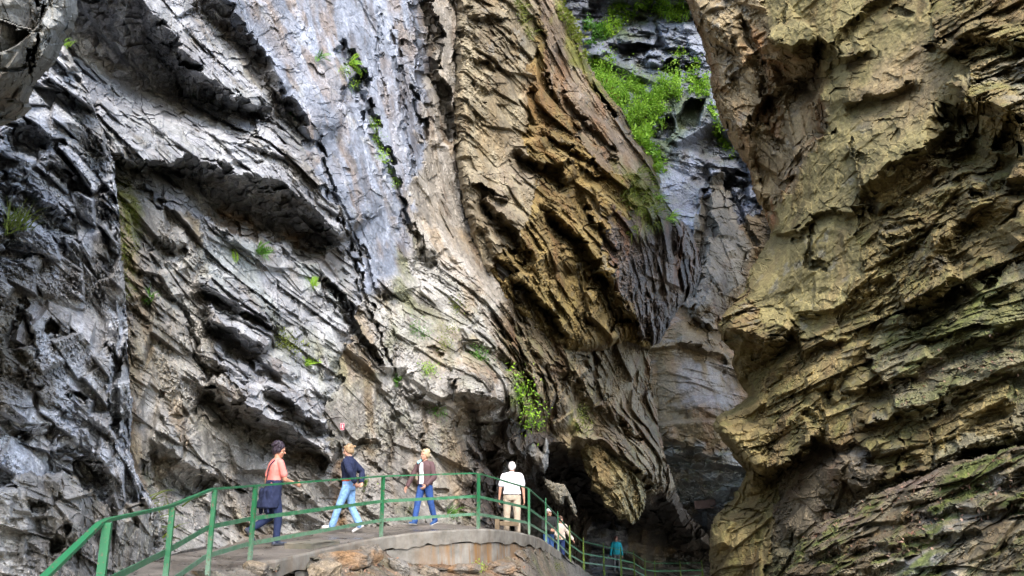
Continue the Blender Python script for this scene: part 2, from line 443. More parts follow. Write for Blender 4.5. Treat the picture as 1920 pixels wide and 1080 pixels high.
# --- nearest left buttress
b = Brushes()
b.pit(40, 618, 26, 42, .5); b.pit(100, 610, 18, 14, .35); b.pit(168, 885, 36, 28, .5); b.pit(115, 1010, 20, 32, .5); b.pit(28, 805, 32, 14, .35, .3)
b.pit(145, 742, 26, 12, .3, .3); b.pit(30, 470, 40, 16, .3, -.3); b.pit(120, 330, 40, 14, .3, .5); b.pit(60, 720, 22, 12, .25); b.pit(200, 660, 14, 22, .3); b.pit(70, 950, 24, 12, .25, .4)
b.ledge([(95, 835), (130, 842), (165, 860), (215, 868)], [(95, 850), (130, 866), (165, 900), (205, 905)], .3, .4, 70, 40)
b.ledge([(0, 255), (40, 235), (75, 240), (110, 285)], [(0, 285), (40, 262), (70, 275), (105, 300)], .2, .3, 30, 30)
b.ledge([(10, 345), (70, 360), (120, 400), (150, 430)], [(10, 365), (70, 385), (110, 425), (145, 445)], .2, .25, 50, 40)
b.ledge([(0, 770), (50, 790), (110, 800)], [(0, 790), (50, 812), (105, 815)], .2, .2, 50, 40)
b.crack([(235, 560), (225, 640), (215, 740), (222, 840)], 10, .5); b.crack([(45, 540), (60, 640), (55, 720)], 6, .25)
wall('cliff_left_buttress', (-900, 330), (-1300, 1500),
     [(0, 1080, 7.9), (100, 1000, 8.7), (235, 1000, 10.3), (0, 800, 8.4), (120, 800, 9.3), (235, 780, 10.4), (0, 540, 8.8), (120, 540, 9.6), (230, 540, 10.7), (0, 300, 9.2), (120, 300, 9.9),
      (215, 300, 10.9), (120, 90, 10.4), (0, 60, 9.8), (300, 1050, 11.6), (300, 800, 11.6), (-300, 1080, 7.0), (-300, 540, 7.8), (-300, 0, 8.6), (-800, 540, 6.0), (-800, 1300, 5.0), (-300, -700, 9.5), (100, -700, 11), (0, 1400, 6.2), (300, 1400, 8.5)],
     b, [Z(GREY, bed=35, L=.42, T=.27, A=.24, sc0=1.35, c1=(.30, .31, .33), c2=(.44, .45, .475), ov=.2, fb=.16, fbL=1.4, fine=.014, cL=.8, cL2=.5, moss=.05, tilt=1.4),
         Z(BROWNGREY, poly=[(-200, 960), (100, 930), (200, 1000), (330, 960), (400, 1300), (-300, 1300)], bed=20, L=.5, T=.28, A=.2, ov=.3, moss=.12, fe=40)],
     M['rock_wet'], outline=[(-1000, -1400), (90, -1400), (125, -20), (118, 70), (132, 100), (155, 140), (175, 190), (192, 240), (205, 280), (213, 310), (218, 350), (224, 400), (230, 470), (236, 540), (238, 600), (246, 700), (250, 780), (243, 850), (262, 900), (290, 940), (312, 985), (318, 1030), (330, 1600), (-1000, 1600)],
     curl=(8, .3), seed=1, skirt=2.5, head=(.36, .93, 1.14),
     stains=[([(-30, 560), (60, 560), (70, 760), (-30, 800)], (.17, .15, .12), .8, 30), ([(0, 400), (40, 400), (50, 480), (0, 480)], (.11, .12, .03), .7, 14),
             ([(-40, 420), (30, 380), (110, 560), (60, 640), (-40, 640)], (.17, .155, .13), .7, 40)])

# --- overhanging block at the top left
b = Brushes()
b.crack([(60, -60), (75, 20), (60, 90), (55, 160)], 5, .25); b.crack([(-100, 60), (0, 45), (70, 60)], 4, .15); b.crack([(-60, 150), (20, 130), (90, 120)], 4, .15)
b.pit(20, 210, 70, 22, .5, -.2)
wall('cliff_left_overhang', (-900, 180), (-1200, 270),
     [(0, 0, 4.3), (140, 0, 4.9), (0, 120, 4.5), (120, 60, 4.9), (0, 230, 5.1), (60, 200, 5.2), (-300, 0, 3.9), (-300, 200, 4.3), (-800, 0, 3.6), (0, -600, 4.6), (140, -600, 5.2), (-100, -1100, 5)],
     b, [Z(BROWNGREY, bed=-20, L=.5, T=.34, A=.10, ov=.1, fb=.22, fbL=.9, groove=.25, c1=(.10, .10, .09), c2=(.17, .165, .145), c3=(.10, .07, .04), wet=.3)],
     M['rock_wet'], outline=[(-900, -200), (60, -260), (150, -160), (140, -60), (147, 25), (141, 58), (122, 74), (105, 115), (82, 145), (62, 166), (52, 190), (60, 203), (40, 225), (0, 240), (-160, 270), (-900, 260)],
     curl=(38, 1.6), seed=2, skirt=2.0, head=(.3, .9, 1.4), stains=[([(-30, 150), (60, 160), (50, 240), (-30, 250)], (.12, .08, .03), .8, 20), ([(70, 0), (140, -10), (140, 60), (100, 120), (60, 90)], (.24, .25, .24), .7, 14)])

# --- main left wall with its great tilted slabs
b = Brushes()
b.ledge([(150, -60), (255, 0), (290, 28), (322, 60), (345, 95), (415, 162), (480, 196), (522, 222)], [(70, 60), (150, 105), (240, 160), (290, 175), (350, 184), (410, 202), (470, 222), (505, 232)], 1.1, 1.6, 120, 60, .02, .1)
b.ledge([(150, 250), (215, 289), (260, 296), (300, 300), (360, 298), (420, 307), (475, 330), (520, 346), (580, 375), (615, 418), (642, 455)], [(150, 270), (215, 306), (250, 322), (290, 316), (320, 324), (365, 342), (385, 364), (415, 380), (475, 392), (540, 415), (580, 435), (630, 458)], 1.2, 1.5, 130, 70, .02, .04)
b.ledge([(400, -30), (425, 2), (462, 42), (500, 92), (527, 147), (560, 200), (577, 240), (606, 285)], [(300, -30), (345, 2), (400, 42), (440, 77), (472, 112), (503, 165), (534, 212), (590, 285)], 1.0, .9, 110, 50, .02, .15)
b.crack([(590, 255), (618, 330), (640, 425), (655, 470), (690, 560), (720, 640), (748, 700)], 5, .6, .05, -1.2)
b.crack([(600, 520), (650, 580), (666, 615), (682, 642), (706, 672), (722, 700)], 14, 1.2, .1, -.8)
# recess under the second slab
b.poly([(385, 372), (430, 386), (480, 396), (540, 420), (585, 440), (600, 470), (570, 482), (530, 470), (470, 442), (400, 432)], .9, 22)
b.ledge([(305, 440), (318, 452), (350, 455)], [(305, 462), (320, 470), (345, 468)], .3, .4, 50, 30)
b.ledge([(360, 520), (400, 540), (440, 565), (480, 590), (520, 620)], [(380, 545), (410, 560), (440, 582), (480, 600), (518, 624)], .6, .45, 50, 30)
b.ledge([(378, 592), (420, 605), (460, 630), (500, 660)], [(372, 612), (410, 628), (432, 648), (466, 668), (500, 668)], .95, .8, 60, 30)
b.ledge([(360, 655), (420, 690), (470, 722)], [(362, 664), (420, 702), (470, 730)], .3, .25, 30, 25)
b.ledge([(470, 690), (520, 690), (560, 712)], [(475, 702), (520, 708), (560, 718)], .35, .2, 30, 20)
b.ledge([(478, 722), (520, 738), (552, 760), (592, 790), (618, 814)], [(500, 748), (530, 768), (552, 788), (584, 812), (616, 822)], .85, .9, 45, 30)
b.ledge([(385, 722), (430, 748), (470, 760), (505, 778), (532, 795), (567, 820), (597, 840), (624, 868)], [(385, 738), (424, 772), (458, 798), (490, 823), (527, 834), (562, 848), (602, 862), (624, 874)], 1.35, 1.3, 70, 40, .04, .04)
b.ledge([(290, 822), (320, 840), (350, 865), (385, 885), (412, 902)], [(285, 850), (300, 905), (340, 925), (375, 915), (410, 910)], .4, .9, 50, 40)
b.ledge([(600, 800), (628, 802), (630, 820)], [(600, 808), (628, 812), (632, 826)], .2, .3, 20, 20)
b.ledge([(668, 816), (690, 820), (712, 818)], [(675, 836), (692, 836), (708, 826)], .15, .35, 30, 30)
b.ledge([(760, 735), (790, 738), (815, 748), (825, 762)], [(762, 742), (790, 750), (815, 758), (825, 766)], .4, .3, 60, 30)
b.pit(790, 815, 10, 7, .3); b.pit(680, 825, 12, 7, .2); b.pit(640, 900, 16, 8, .3, .3); b.pit(300, 740, 12, 8, .25); b.pit(820, 660, 16, 8, .3); b.pit(825, 920, 16, 8, .3); b.pit(700, 870, 18, 5, .2, .2); b.pit(560, 925, 26, 7, .3, .1); b.pit(575, 990, 26, 12, .4); b.pit(450, 920, 18, 8, .2, .4); b.pit(640, 950, 12, 26, .35)
b.crack([(330, 560), (350, 600), (365, 650), (378, 700), (400, 740)], 7, .45, .1, .8)
b.crack([(725, 880), (735, 800), (745, 700), (755, 640)], 5, .25); b.crack([(795, 870), (790, 780), (800, 700)], 4, .2)
# steep cracks right of the blue slab
b.crack([(780, -40), (790, 10), (803, 60), (799, 118), (817, 168), (834, 215), (845, 278)], 22, 2.0, .06, -.8)
b.crack([(672, 150), (690, 200), (706, 262), (726, 302), (742, 352), (762, 402), (785, 450), (792, 505)], 9, .9, .1, -1.0)
b.crack([(774, 160), (790, 222), (797, 270)], 6, .6); b.pit(668, 165, 20, 36, .9, .3); b.crack([(640, 80), (655, 130), (690, 190)], 12, .6)
b.crack([(625, 350), (660, 440), (700, 530), (730, 590)], 4, .3); b.crack([(740, 40), (752, 150), (760, 260), (775, 360)], 5, .3, .1, -.8); b.crack([(710, 0), (716, 120), (730, 230)], 4, .2)
b.ledge([(780, 465), (800, 470), (830, 490)], [(780, 495), (805, 500), (830, 500)], .4, .5, 50, 30)
b.crack([(858, -40), (857, 150), (862, 300), (880, 400), (908, 478), (945, 545), (990, 590)], 6, .7, .05, -.9)
# slope of broken ledges between walkway and brown wall
b.ledge([(845, 735), (900, 737), (927, 747), (952, 762), (990, 795)], [(885, 800), (908, 830), (935, 850), (962, 862), (990, 850)], .9, 1.2, 60, 50, .03, .03)
b.crack([(860, 735), (885, 790), (905, 845), (912, 900)], 7, .5)
b.pit(980, 700, 18, 11, .6, .4); b.pit(1070, 716, 22, 12, .7); b.pit(1160, 790, 11, 10, .6); b.pit(1195, 822, 16, 9, .6, .5); b.pit(1010, 755, 12, 10, .5); b.pit(1040, 690, 16, 6, .4, .5); b.pit(1100, 680, 20, 6, .4, .5); b.pit(1140, 740, 14, 6, .4, .5)
b.ledge([(985, 640), (1040, 690), (1100, 745), (1160, 785), (1215, 830)], [(985, 652), (1038, 704), (1098, 758), (1158, 798), (1212, 838)], .5, .5, 50, 30)
b.ledge([(1075, 812), (1122, 822), (1162, 858), (1207, 884), (1262, 930)], [(1070, 838), (1116, 842), (1150, 876), (1200, 904), (1255, 944)], .9, 1.2, 30, 40, .06, .03)
b.ledge([(860, 630), (905, 640), (940, 668), (975, 690)], [(862, 642), (905, 655), (938, 682), (972, 698)], .4, .35, 50, 30)
# the low cave
b.poly([(905, 845), (940, 850), (975, 862), (1000, 835), (1085, 836), (1120, 850), (1160, 884), (1215, 915), (1262, 942), (1300, 1000), (1400, 1100), (1400, 1400), (980, 1400), (905, 990), (885, 930)], 7.0, 70)
b.poly([(985, 925), (1060, 900), (1110, 930), (1180, 1000), (1260, 1030), (1300, 1060), (1300, 1400), (990, 1400)], 6.0, 22)
b.poly([(1000, 850), (1085, 850), (1120, 866), (1200, 925), (1250, 960), (1290, 1010), (1290, 1400), (1020, 1400)], 6.0, 60)
plates = dict(bed=33, L=1.0, T=.32, A=.18, ov=.55, fb=.12, fine=.014)
wall('cliff_left_wall', (100, 1480), (-1300, 1420),
     [(240, 985, 11.2), (320, 1020, 12.3), (400, 1010, 13.6), (475, 1000, 15.0), (560, 992, 16.2), (640, 986, 17.5), (720, 982, 18.5), (800, 978, 19.5), (880, 975, 20.8), (960, 960, 22.5),
      (230, 750, 11.8), (350, 750, 13.6), (500, 760, 15.8), (650, 750, 18), (800, 750, 20.4), (920, 740, 21.4), (230, 540, 12.3), (350, 540, 14.4), (500, 540, 16.6), (650, 540, 19), (780, 540, 21.5),
      (220, 300, 12.8), (350, 320, 14.8), (500, 300, 17.0), (640, 300, 19.8), (780, 300, 23.5), (860, 350, 26), (150, 60, 12.5), (300, 60, 15), (500, 60, 18.6), (700, 60, 22.8), (850, 50, 27), (950, 50, 31), (950, 350, 29),
      (900, 560, 23.5), (1000, 640, 26.5), (1100, 740, 30.5), (1230, 800, 37), (1000, 760, 26), (1000, 805, 27.5), (1090, 822, 30.5), (1200, 890, 33), (1280, 930, 42), (1230, 640, 36), (1350, 1000, 52), (1150, 550, 32),
      (1000, 1000, 24), (1100, 1020, 34), (1200, 1030, 44), (400, 1300, 9.5), (700, 1300, 13), (1000, 1300, 22), (300, -700, 17), (600, -700, 24), (850, -700, 30), (150, -700, 13), (300, -1200, 20), (700, -1200, 28)],
     b, [Z(GREY, **plates, moss=.06, cL=1.0),
         Z(BROWNGREY, poly=[(190, 300), (330, 450), (370, 650), (400, 760), (600, 870), (800, 960), (800, 1300), (150, 1300), (190, 700)], bed=28, L=.5, T=.24, A=.16, ov=.5, fb=.14, fe=30, moss=.06),
         Z(GREY, poly=[(380, -300), (420, 0), (500, 95), (560, 200), (605, 290), (640, 430), (690, 560), (750, 700), (800, 700), (790, 500), (850, 300), (850, -300)], bed=74, L=2.2, T=.45, A=.085, lay=.45, ov=.15, groove=.5, fb=.22, fbL=2.2, fe=10, c1=(.16, .18, .22), c2=(.235, .26, .315), c3=(.14, .105, .075), k3=.7, cL=.9, cL2=.5, wet=.8),
         Z(BROWNGREY, poly=[(790, -300), (860, -300), (862, 300), (905, 478), (1000, 600), (900, 620), (770, 520), (800, 260)], bed=80, L=1.6, T=.3, A=.09, ov=.2, groove=.5, fb=.16, fe=10, c1=(.21, .19, .16), c2=(.30, .28, .25), wet=.4),
         Z(BROWNGREY, poly=[(690, 560), (780, 480), (930, 560), (1000, 640), (1000, 770), (910, 750), (900, 1000), (650, 1000), (650, 700)], bed=40, L=.7, T=.26, A=.18, ov=.45, fb=.16, fe=24, moss=.10),
         Z(OCHRE, poly=[(930, 560), (1060, 560), (1250, 640), (1300, 940), (1250, 960), (1090, 840), (985, 800), (960, 680)], bed=42, L=.8, T=.3, A=.32, ov=.6, fb=.25, fe=20, moss=.16, c1=(.12, .092, .055), c2=(.20, .16, .10), c3=(.13, .065, .03)),
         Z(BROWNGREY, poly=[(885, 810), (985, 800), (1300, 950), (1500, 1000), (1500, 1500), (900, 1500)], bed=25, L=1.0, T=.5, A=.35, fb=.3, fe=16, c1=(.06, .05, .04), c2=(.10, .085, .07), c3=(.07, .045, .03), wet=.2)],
     M['rock_wet'], seed=3, head=(.47, .88, 1.5), skirt=5.0, outline=[(60, -1400), (1000, -1400), (1000, 450), (1120, 600), (1190, 640), (1216, 652), (1222, 720), (1236, 800), (1250, 860), (1272, 925), (1292, 960), (1325, 1000), (1345, 1050), (1345, 1500), (60, 1500)],
     stains=[([(208, 335), (240, 340), (268, 400), (255, 470), (250, 560), (225, 570), (212, 480)], (.13, .125, .02), .9, 12, .3),
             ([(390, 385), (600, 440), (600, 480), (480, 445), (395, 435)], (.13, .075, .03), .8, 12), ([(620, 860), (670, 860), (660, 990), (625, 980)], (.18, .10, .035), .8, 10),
             ([(440, 440), (640, 480), (640, 600), (500, 600), (350, 480)], (.27, .30, .30), .6, 40, .6), ([(480, 0), (560, 0), (640, 130), (640, 330), (600, 260), (540, 140)], (.25, .21, .18), .5, 30, 1.2),
             ([(700, 150), (740, 120), (770, 330), (740, 380), (715, 300)], (.27, .29, .34), .6, 12, .6), ([(280, 60), (420, 160), (500, 200), (460, 190), (360, 120)], (.36, .38, .40), .7, 12, .4),
             ([(740, 430), (782, 450), (775, 600), (735, 680)], (.13, .14, .05), .55, 14), ([(520, 600), (600, 640), (700, 700), (640, 760), (540, 690)], (.15, .16, .07), .45, 30),
             ([(230, 560), (330, 600), (330, 760), (235, 800)], (.19, .155, .10), .6, 40), ([(950, 690), (1010, 740), (1000, 790), (960, 760)], (.11, .15, .03), .8, 12), ([(1070, 750), (1100, 780), (1100, 820), (1070, 800)], (.13, .14, .02), .8, 10),
             ([(760, 560), (900, 620), (950, 700), (800, 660)], (.13, .13, .06), .5, 30), ([(245, 860), (300, 900), (310, 1000), (250, 990)], (.10, .12, .03), .5, 20)])

# --- tilted brown wall in the middle
b = Brushes()
for lip, w_, d_ in [([(965, 268), (985, 282), (1012, 302), (1052, 318), (1074, 356)], 17, 1.0), ([(900, 350), (925, 385), (965, 430), (990, 470), (1006, 510)], 16, .9),
                    ([(1018, 372), (1065, 415), (1102, 452), (1124, 500), (1165, 536)], 19, 1.2), ([(940, 470), (985, 530), (1040, 590), (1080, 640)], 14, .9), ([(1080, 350), (1110, 400), (1140, 440), (1165, 480)], 9, .6),
                    ([(1130, 500), (1165, 560), (1190, 610)], 16, 1.2), ([(905, 420), (930, 470), (960, 500)], 9, .5), ([(1010, 230), (1060, 270), (1110, 300), (1150, 340)], 8, .5), ([(1050, 160), (1110, 230), (1170, 290)], 7, .4), ([(880, 340), (920, 350), (960, 372)], 8, .5)]:
    b.ledge(lip, [(x-w_*.55, y+w_*.85) for x, y in lip], d_*.95, d_*1.5, 60, 30, .2, .2)
b.ledge([(862, 18), (922, 24), (952, 36)], [(864, 27), (920, 35), (950, 42)], .3, .3, 30, 20); b.ledge([(880, 105), (915, 112), (930, 125)], [(880, 112), (912, 122), (928, 132)], .3, .3, 30, 20)
b.ledge([(892, 150), (910, 160), (925, 178)], [(890, 160), (905, 172), (920, 184)], .3, .3, 30, 20)
b.pit(1150, 300, 16, 10, .5); b.pit(1040, 420, 14, 8, .4, .6); b.pit(1175, 620, 40, 24, 1.2, .6); b.pit(1100, 600, 24, 10, .6, .7)
wall('cliff_middle_wall', (830, 1340), (-1300, 700),
     [(860, 0, 26.5), (860, 300, 24.5), (900, 500, 23.6), (960, 0, 28), (960, 300, 27), (1000, 450, 26.4), (1050, 0, 30.5), (1100, 200, 31), (1100, 400, 29), (1160, 250, 32), (1200, 500, 31), (1230, 400, 32), (1300, 500, 36), (1050, 580, 27.5), (1150, 620, 30), (1230, 640, 33),
      (860, -600, 30), (1050, -600, 34), (950, -1200, 36)],
     b, [Z(OCHRE, bed=52, L=1.0, T=.36, A=.34, ov=.4, fb=.2, moss=.05),
         Z(BROWNGREY, poly=[(840, -400), (960, -400), (980, 60), (960, 260), (980, 300), (960, 420), (905, 480), (850, 300)], bed=35, L=.7, T=.32, A=.15, ov=.5, fb=.14, fe=24, c1=(.15, .125, .085), c2=(.22, .19, .13), c3=(.14, .1, .05), wet=.1),
         Z(OCHRE, poly=[(980, -200), (1060, -200), (1110, 160), (1200, 270), (1240, 400), (1210, 340), (1130, 290), (1050, 150)], bed=58, L=2.0, T=.16, A=.16, ov=.3, fe=18, c1=(.14, .105, .07), c2=(.21, .165, .12), c3=(.15, .075, .03), moss=.08),
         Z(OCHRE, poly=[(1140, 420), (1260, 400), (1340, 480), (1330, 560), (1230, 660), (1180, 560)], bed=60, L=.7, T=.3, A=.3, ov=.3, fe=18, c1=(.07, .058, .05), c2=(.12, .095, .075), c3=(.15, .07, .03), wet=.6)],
     M['rock_dry'], seed=4, head=(.7, .7, 1.5), outline=[(845, -1400), (1000, -1400), (1043, -100), (1052, 0), (1076, 40), (1096, 90), (1118, 145), (1166, 200), (1184, 240), (1222, 272), (1234, 320), (1240, 360), (1264, 402), (1290, 420), (1312, 468), (1318, 505), (1300, 545), (1270, 592), (1240, 640), (1215, 655), (1180, 640), (1130, 660), (1060, 660), (985, 610), (925, 545), (880, 440), (852, 300)],
     curl=(26, 2.2), skirt=6.0, jag=7,
     stains=[([(1045, -10), (1075, 40), (1118, 145), (1160, 190), (1120, 180), (1070, 110), (1040, 40)], (.12, .125, .02), .9, 10, .5), ([(960, -20), (985, 0), (1010, 70), (990, 80)], (.13, .13, .02), .8, 8, .4), ([(1150, 300), (1230, 330), (1250, 410), (1200, 440), (1160, 400)], (.12, .125, .025), .75, 20, .5),
             ([(1000, 120), (1060, 140), (1080, 260), (1010, 280), (980, 200)], (.19, .105, .04), .6, 30), ([(1060, 280), (1150, 330), (1160, 420), (1080, 400)], (.21, .14, .045), .6, 30), ([(1080, 420), (1150, 500), (1130, 560), (1060, 500)], (.19, .145, .05), .6, 30), ([(930, 300), (1000, 320), (960, 400), (900, 380)], (.16, .13, .10), .6, 20), ([(1000, 520), (1100, 560), (1060, 620), (980, 590)], (.2, .16, .06), .5, 30)])

# --- golden nose of rock hanging over the lower path
b = Brushes()
b.crack([(1120, 840), (1150, 880), (1180, 930), (1195, 975)], 5, .3); b.crack([(1085, 840), (1110, 880), (1125, 930), (1150, 960)], 7, .5); b.crack([(1150, 850), (1190, 900), (1205, 940)], 4, .2)
b.ledge([(1100, 905), (1120, 915), (1150, 945), (1165, 970)], [(1092, 918), (1112, 930), (1140, 958), (1158, 976)], .4, .4, 20, 20)
wall('hanging_rock', (1040, 1290), (780, 1010), [(1090, 840, 31), (1120, 900, 31), (1180, 960, 31.4), (1200, 900, 33), (1150, 850, 31.6), (1230, 900, 36), (1040, 820, 30.5), (1270, 960, 38)],
     b, [Z(OCHRE, bed=62, L=.8, T=.26, A=.3, sc0=1.2, ov=.1, fb=.16, c1=(.15, .12, .058), c2=(.23, .19, .095), c3=(.13, .08, .03), moss=.08)], M['rock_dry'], seed=5, head=(.7, .7, 1.4),
     outline=[(1082, 812), (1122, 826), (1160, 862), (1196, 890), (1206, 905), (1213, 930), (1208, 955), (1196, 978), (1186, 986), (1176, 972), (1162, 974), (1150, 958), (1135, 950), (1128, 930), (1112, 922), (1108, 900), (1096, 880), (1088, 850)], curl=(16, 1.4), skirt=2.5, jag=4)
b = Brushes()
wall('hanging_rock_grey', (950, 1070), (790, 960), [(960, 810, 26), (1000, 880, 27), (1040, 930, 28), (1060, 800, 28)], b,
     [Z(GREY, bed=75, L=.5, T=.25, A=.12, ov=.2, fb=.1, c1=(.15, .148, .142), c2=(.23, .228, .218))], M['rock_wet'], seed=6,
     outline=[(968, 808), (985, 806), (1005, 832), (1018, 845), (1022, 815), (1030, 830), (1031, 870), (1022, 886), (1012, 880), (1010, 872), (1000, 868), (985, 850), (970, 838)], curl=(10, .8), skirt=2.0, jag=4)
b = Brushes()
wall('hanging_rock_buff', (1000, 1080), (870, 1000), [(1015, 890, 28), (1050, 930, 29), (1060, 980, 29.5)], b,
     [Z(OCHRE, bed=75, L=.5, T=.25, A=.12, ov=.2, fb=.1, c1=(.13, .115, .085), c2=(.2, .18, .135))], M['rock_wet'], seed=7,
     outline=[(1014, 892), (1024, 898), (1040, 905), (1060, 908), (1072, 930), (1084, 960), (1086, 985), (1074, 960), (1060, 935), (1058, 948), (1040, 945), (1034, 930), (1024, 915)], curl=(9, .8), skirt=2.0, jag=4)

# --- far wall behind the bend
b = Brushes()
b.pit(1292, 215, 24, 40, 2.4); b.pit(1245, 245, 18, 28, 2.0, -.1); b.pit(1252, 125, 22, 18, 3.0); b.pit(1300, 130, 14, 14, 2.0)
b.ledge([(1150, 78), (1185, 70), (1225, 80)], [(1152, 90), (1185, 88), (1228, 86)], 1.5, 1.5, 40, 40); b.ledge([(1330, 320), (1370, 320), (1400, 345)], [(1320, 350), (1360, 352), (1400, 358)], 1.6, 1.5, 40, 40)
b.ledge([(1180, 110), (1240, 118), (1300, 112)], [(1180, 122), (1240, 128), (1300, 124)], .8, .8, 30, 30); b.crack([(1310, 350), (1330, 420), (1310, 500), (1285, 560)], 14, 1.8); b.crack([(1370, 360), (1400, 420), (1420, 470)], 8, 1.0)
b.ledge([(1240, 820), (1300, 838), (1360, 850)], [(1240, 832), (1300, 848), (1360, 860)], .6, .6, 20, 20); b.ledge([(1260, 640), (1320, 650), (1370, 680)], [(1260, 646), (1320, 660), (1368, 690)], .5, .5, 30, 30)
b.ledge([(1300, 590), (1340, 612), (1370, 610)], [(1300, 600), (1338, 624), (1370, 622)], .7, .7, 60, 30); b.poly([(1300, 370), (1345, 340), (1420, 470), (1390, 540), (1340, 600), (1296, 580)], -1.5, 40)
wall('cliff_far_wall', (980, 1560), (-1300, 1150),
     [(1070, 0, 60), (1200, 0, 60), (1300, 0, 60), (1100, 200, 57), (1220, 200, 56), (1340, 200, 56), (1400, 350, 54), (1300, 450, 52), (1430, 480, 52), (1300, 620, 47), (1400, 620, 50), (1300, 800, 46), (1400, 900, 48), (1280, 1000, 54), (1350, 1040, 54), (1500, 700, 52), (1000, 300, 60), (1200, -600, 72), (1200, -1200, 84)],
     b, [Z(GREY, bed=15, L=4.0, T=2.6, A=1.3, ov=.35, fb=.9, fbL=3, fine=.05, c1=(.13, .14, .17), c2=(.22, .24, .29), c3=(.10, .085, .06), cL=2.5, cL2=1.5, wet=.9, moss=.12),
         Z(BROWNGREY, poly=[(1200, 560), (1300, 590), (1350, 480), (1440, 420), (1600, 800), (1500, 850), (1200, 860)], bed=12, L=2.5, T=.5, A=.3, ov=.3, fb=.4, fe=24, c1=(.085, .06, .03), c2=(.132, .099, .053), c3=(.19, .12, .07), wet=.3),
         Z(GREY, poly=[(1310, 380), (1345, 350), (1420, 480), (1390, 540), (1340, 600), (1300, 580)], bed=78, L=5, T=1.0, A=.25, ov=.1, fb=.4, fe=12, c1=(.10, .09, .068), c2=(.145, .128, .10), wet=.5),
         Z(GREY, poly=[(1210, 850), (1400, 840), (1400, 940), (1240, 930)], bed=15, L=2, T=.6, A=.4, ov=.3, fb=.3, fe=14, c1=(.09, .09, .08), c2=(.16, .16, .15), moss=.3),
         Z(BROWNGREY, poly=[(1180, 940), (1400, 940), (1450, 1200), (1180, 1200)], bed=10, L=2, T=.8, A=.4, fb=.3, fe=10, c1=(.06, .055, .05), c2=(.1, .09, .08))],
     M['rock_wet'], seed=8, head=(1, -.15, 1), stains=[([(1200, 600), (1300, 640), (1300, 860), (1210, 800)], (.19, .155, .10), .6, 30, 1.5), ([(1090, 100), (1340, 180), (1240, 330), (1180, 240)], (.08, .11, .02), .7, 20, 1), ([(1150, -20), (1290, -20), (1290, 40), (1150, 70)], (.08, .11, .02), .7, 15, 1), ([(1260, 660), (1370, 690), (1370, 760), (1280, 760)], (.25, .26, .28), .5, 20, 1)])

# --- right wall
b = Brushes()
b.ledge([(1440, 70), (1455, 84), (1482, 82), (1515, 76), (1532, 60)], [(1435, 190), (1458, 150), (1495, 150), (1525, 130), (1540, 90)], 1.4, 1.4, 90, 60, .04, .1)
b.crack([(1532, 60), (1530, 110), (1532, 155), (1543, 220), (1562, 248)], 7, .5, .1, -1)
b.poly([(1425, 185), (1530, 120), (1542, 225), (1560, 250), (1522, 268), (1498, 312), (1474, 342), (1454, 388), (1444, 430), (1425, 380), (1400, 300), (1395, 220)], 1.5, 18)
b.crack([(1395, 20), (1420, 120), (1440, 220), (1470, 300)], 10, .6, .1, .8); b.ledge([(1300, 10), (1345, 40), (1380, 100), (1400, 130)], [(1330, 90), (1360, 105), (1390, 125), (1405, 135)], .5, .4, 50, 40)
b.ledge([(1538, 148), (1566, 116), (1600, 102), (1632, 78)], [(1546, 158), (1572, 132), (1604, 114), (1636, 84)], .5, .35, 40, 30)
b.ledge([(1535, 130), (1590, 40), (1640, 0), (1700, -40)], [(1542, 138), (1597, 50), (1648, 10), (1708, -30)], .35, .25, 40, 30)
b.ledge([(1575, 190), (1640, 180), (1690, 158), (1720, 140)], [(1580, 206), (1645, 196), (1695, 170), (1722, 148)], .3, .35, 40, 40)
b.ledge([(1610, 345), (1645, 332), (1682, 303), (1732, 272), (1782, 238)], [(1615, 388), (1662, 382), (1710, 348), (1752, 304), (1784, 272)], .9, .7, 90, 50, .03, .03)
b.ledge([(1440, 438), (1470, 432), (1495, 424), (1525, 400), (1560, 390), (1592, 394), (1628, 382)], [(1442, 446), (1472, 440), (1498, 432), (1528, 409), (1562, 398), (1592, 402), (1628, 390)], .35, .3, 40, 40)
b.crack([(1520, 405), (1523, 450), (1518, 502), (1540, 500)], 5, .45); b.pit(1538, 494, 18, 8, .5); b.pit(1500, 450, 14, 12, .35); b.crack([(1590, 250), (1600, 290), (1612, 330), (1650, 380)], 4, .25); b.pit(1612, 295, 10, 8, .25); b.pit(1680, 250, 9, 16, .2)
b.ledge([(1785, 150), (1810, 183), (1850, 192), (1880, 200), (1935, 225)], [(1780, 235), (1788, 268), (1850, 303), (1885, 320), (1935, 350)], 1.0, 1.2, 60, 60, .05, .01)
b.pit(1890, 250, 30, 34, .8); b.pit(1815, 240, 28, 26, .5, -.3)
b.ledge([(1790, 70), (1840, 62), (1890, 72), (1930, 75)], [(1790, 84), (1840, 84), (1890, 92), (1930, 94)], .4, .4, 40, 40); b.pit(1745, 85, 22, 12, .3, -.3); b.pit(1690, 20, 26, 10, .3)
b.ledge([(1645, 405), (1690, 370), (1740, 330), (1790, 290)], [(1650, 415), (1697, 381), (1747, 340), (1795, 298)], .3, .3, 30, 25)
for y0 in (380, 405, 428, 448): b.ledge([(1648, y0+18), (1690, y0+8), (1725, y0)], [(1650, y0+25), (1692, y0+16), (1727, y0+7)], .22, .22, 18, 14)
b.poly([(1730, 410), (1790, 380), (1810, 450), (1770, 500), (1700, 545), (1690, 520)], -.5, 30)
b.ledge([(1680, 575), (1715, 565), (1755, 545), (1800, 505)], [(1698, 606), (1724, 606), (1755, 588), (1812, 540)], .5, .8, 80, 40)
b.ledge([(1740, 470), (1790, 430), (1830, 400), (1900, 370)], [(1748, 482), (1797, 444), (1838, 415), (1906, 384)], .3, .4, 40, 30); b.ledge([(1810, 350), (1850, 345), (1925, 330)], [(1810, 364), (1850, 364), (1925, 350)], .3, .4, 40, 30)
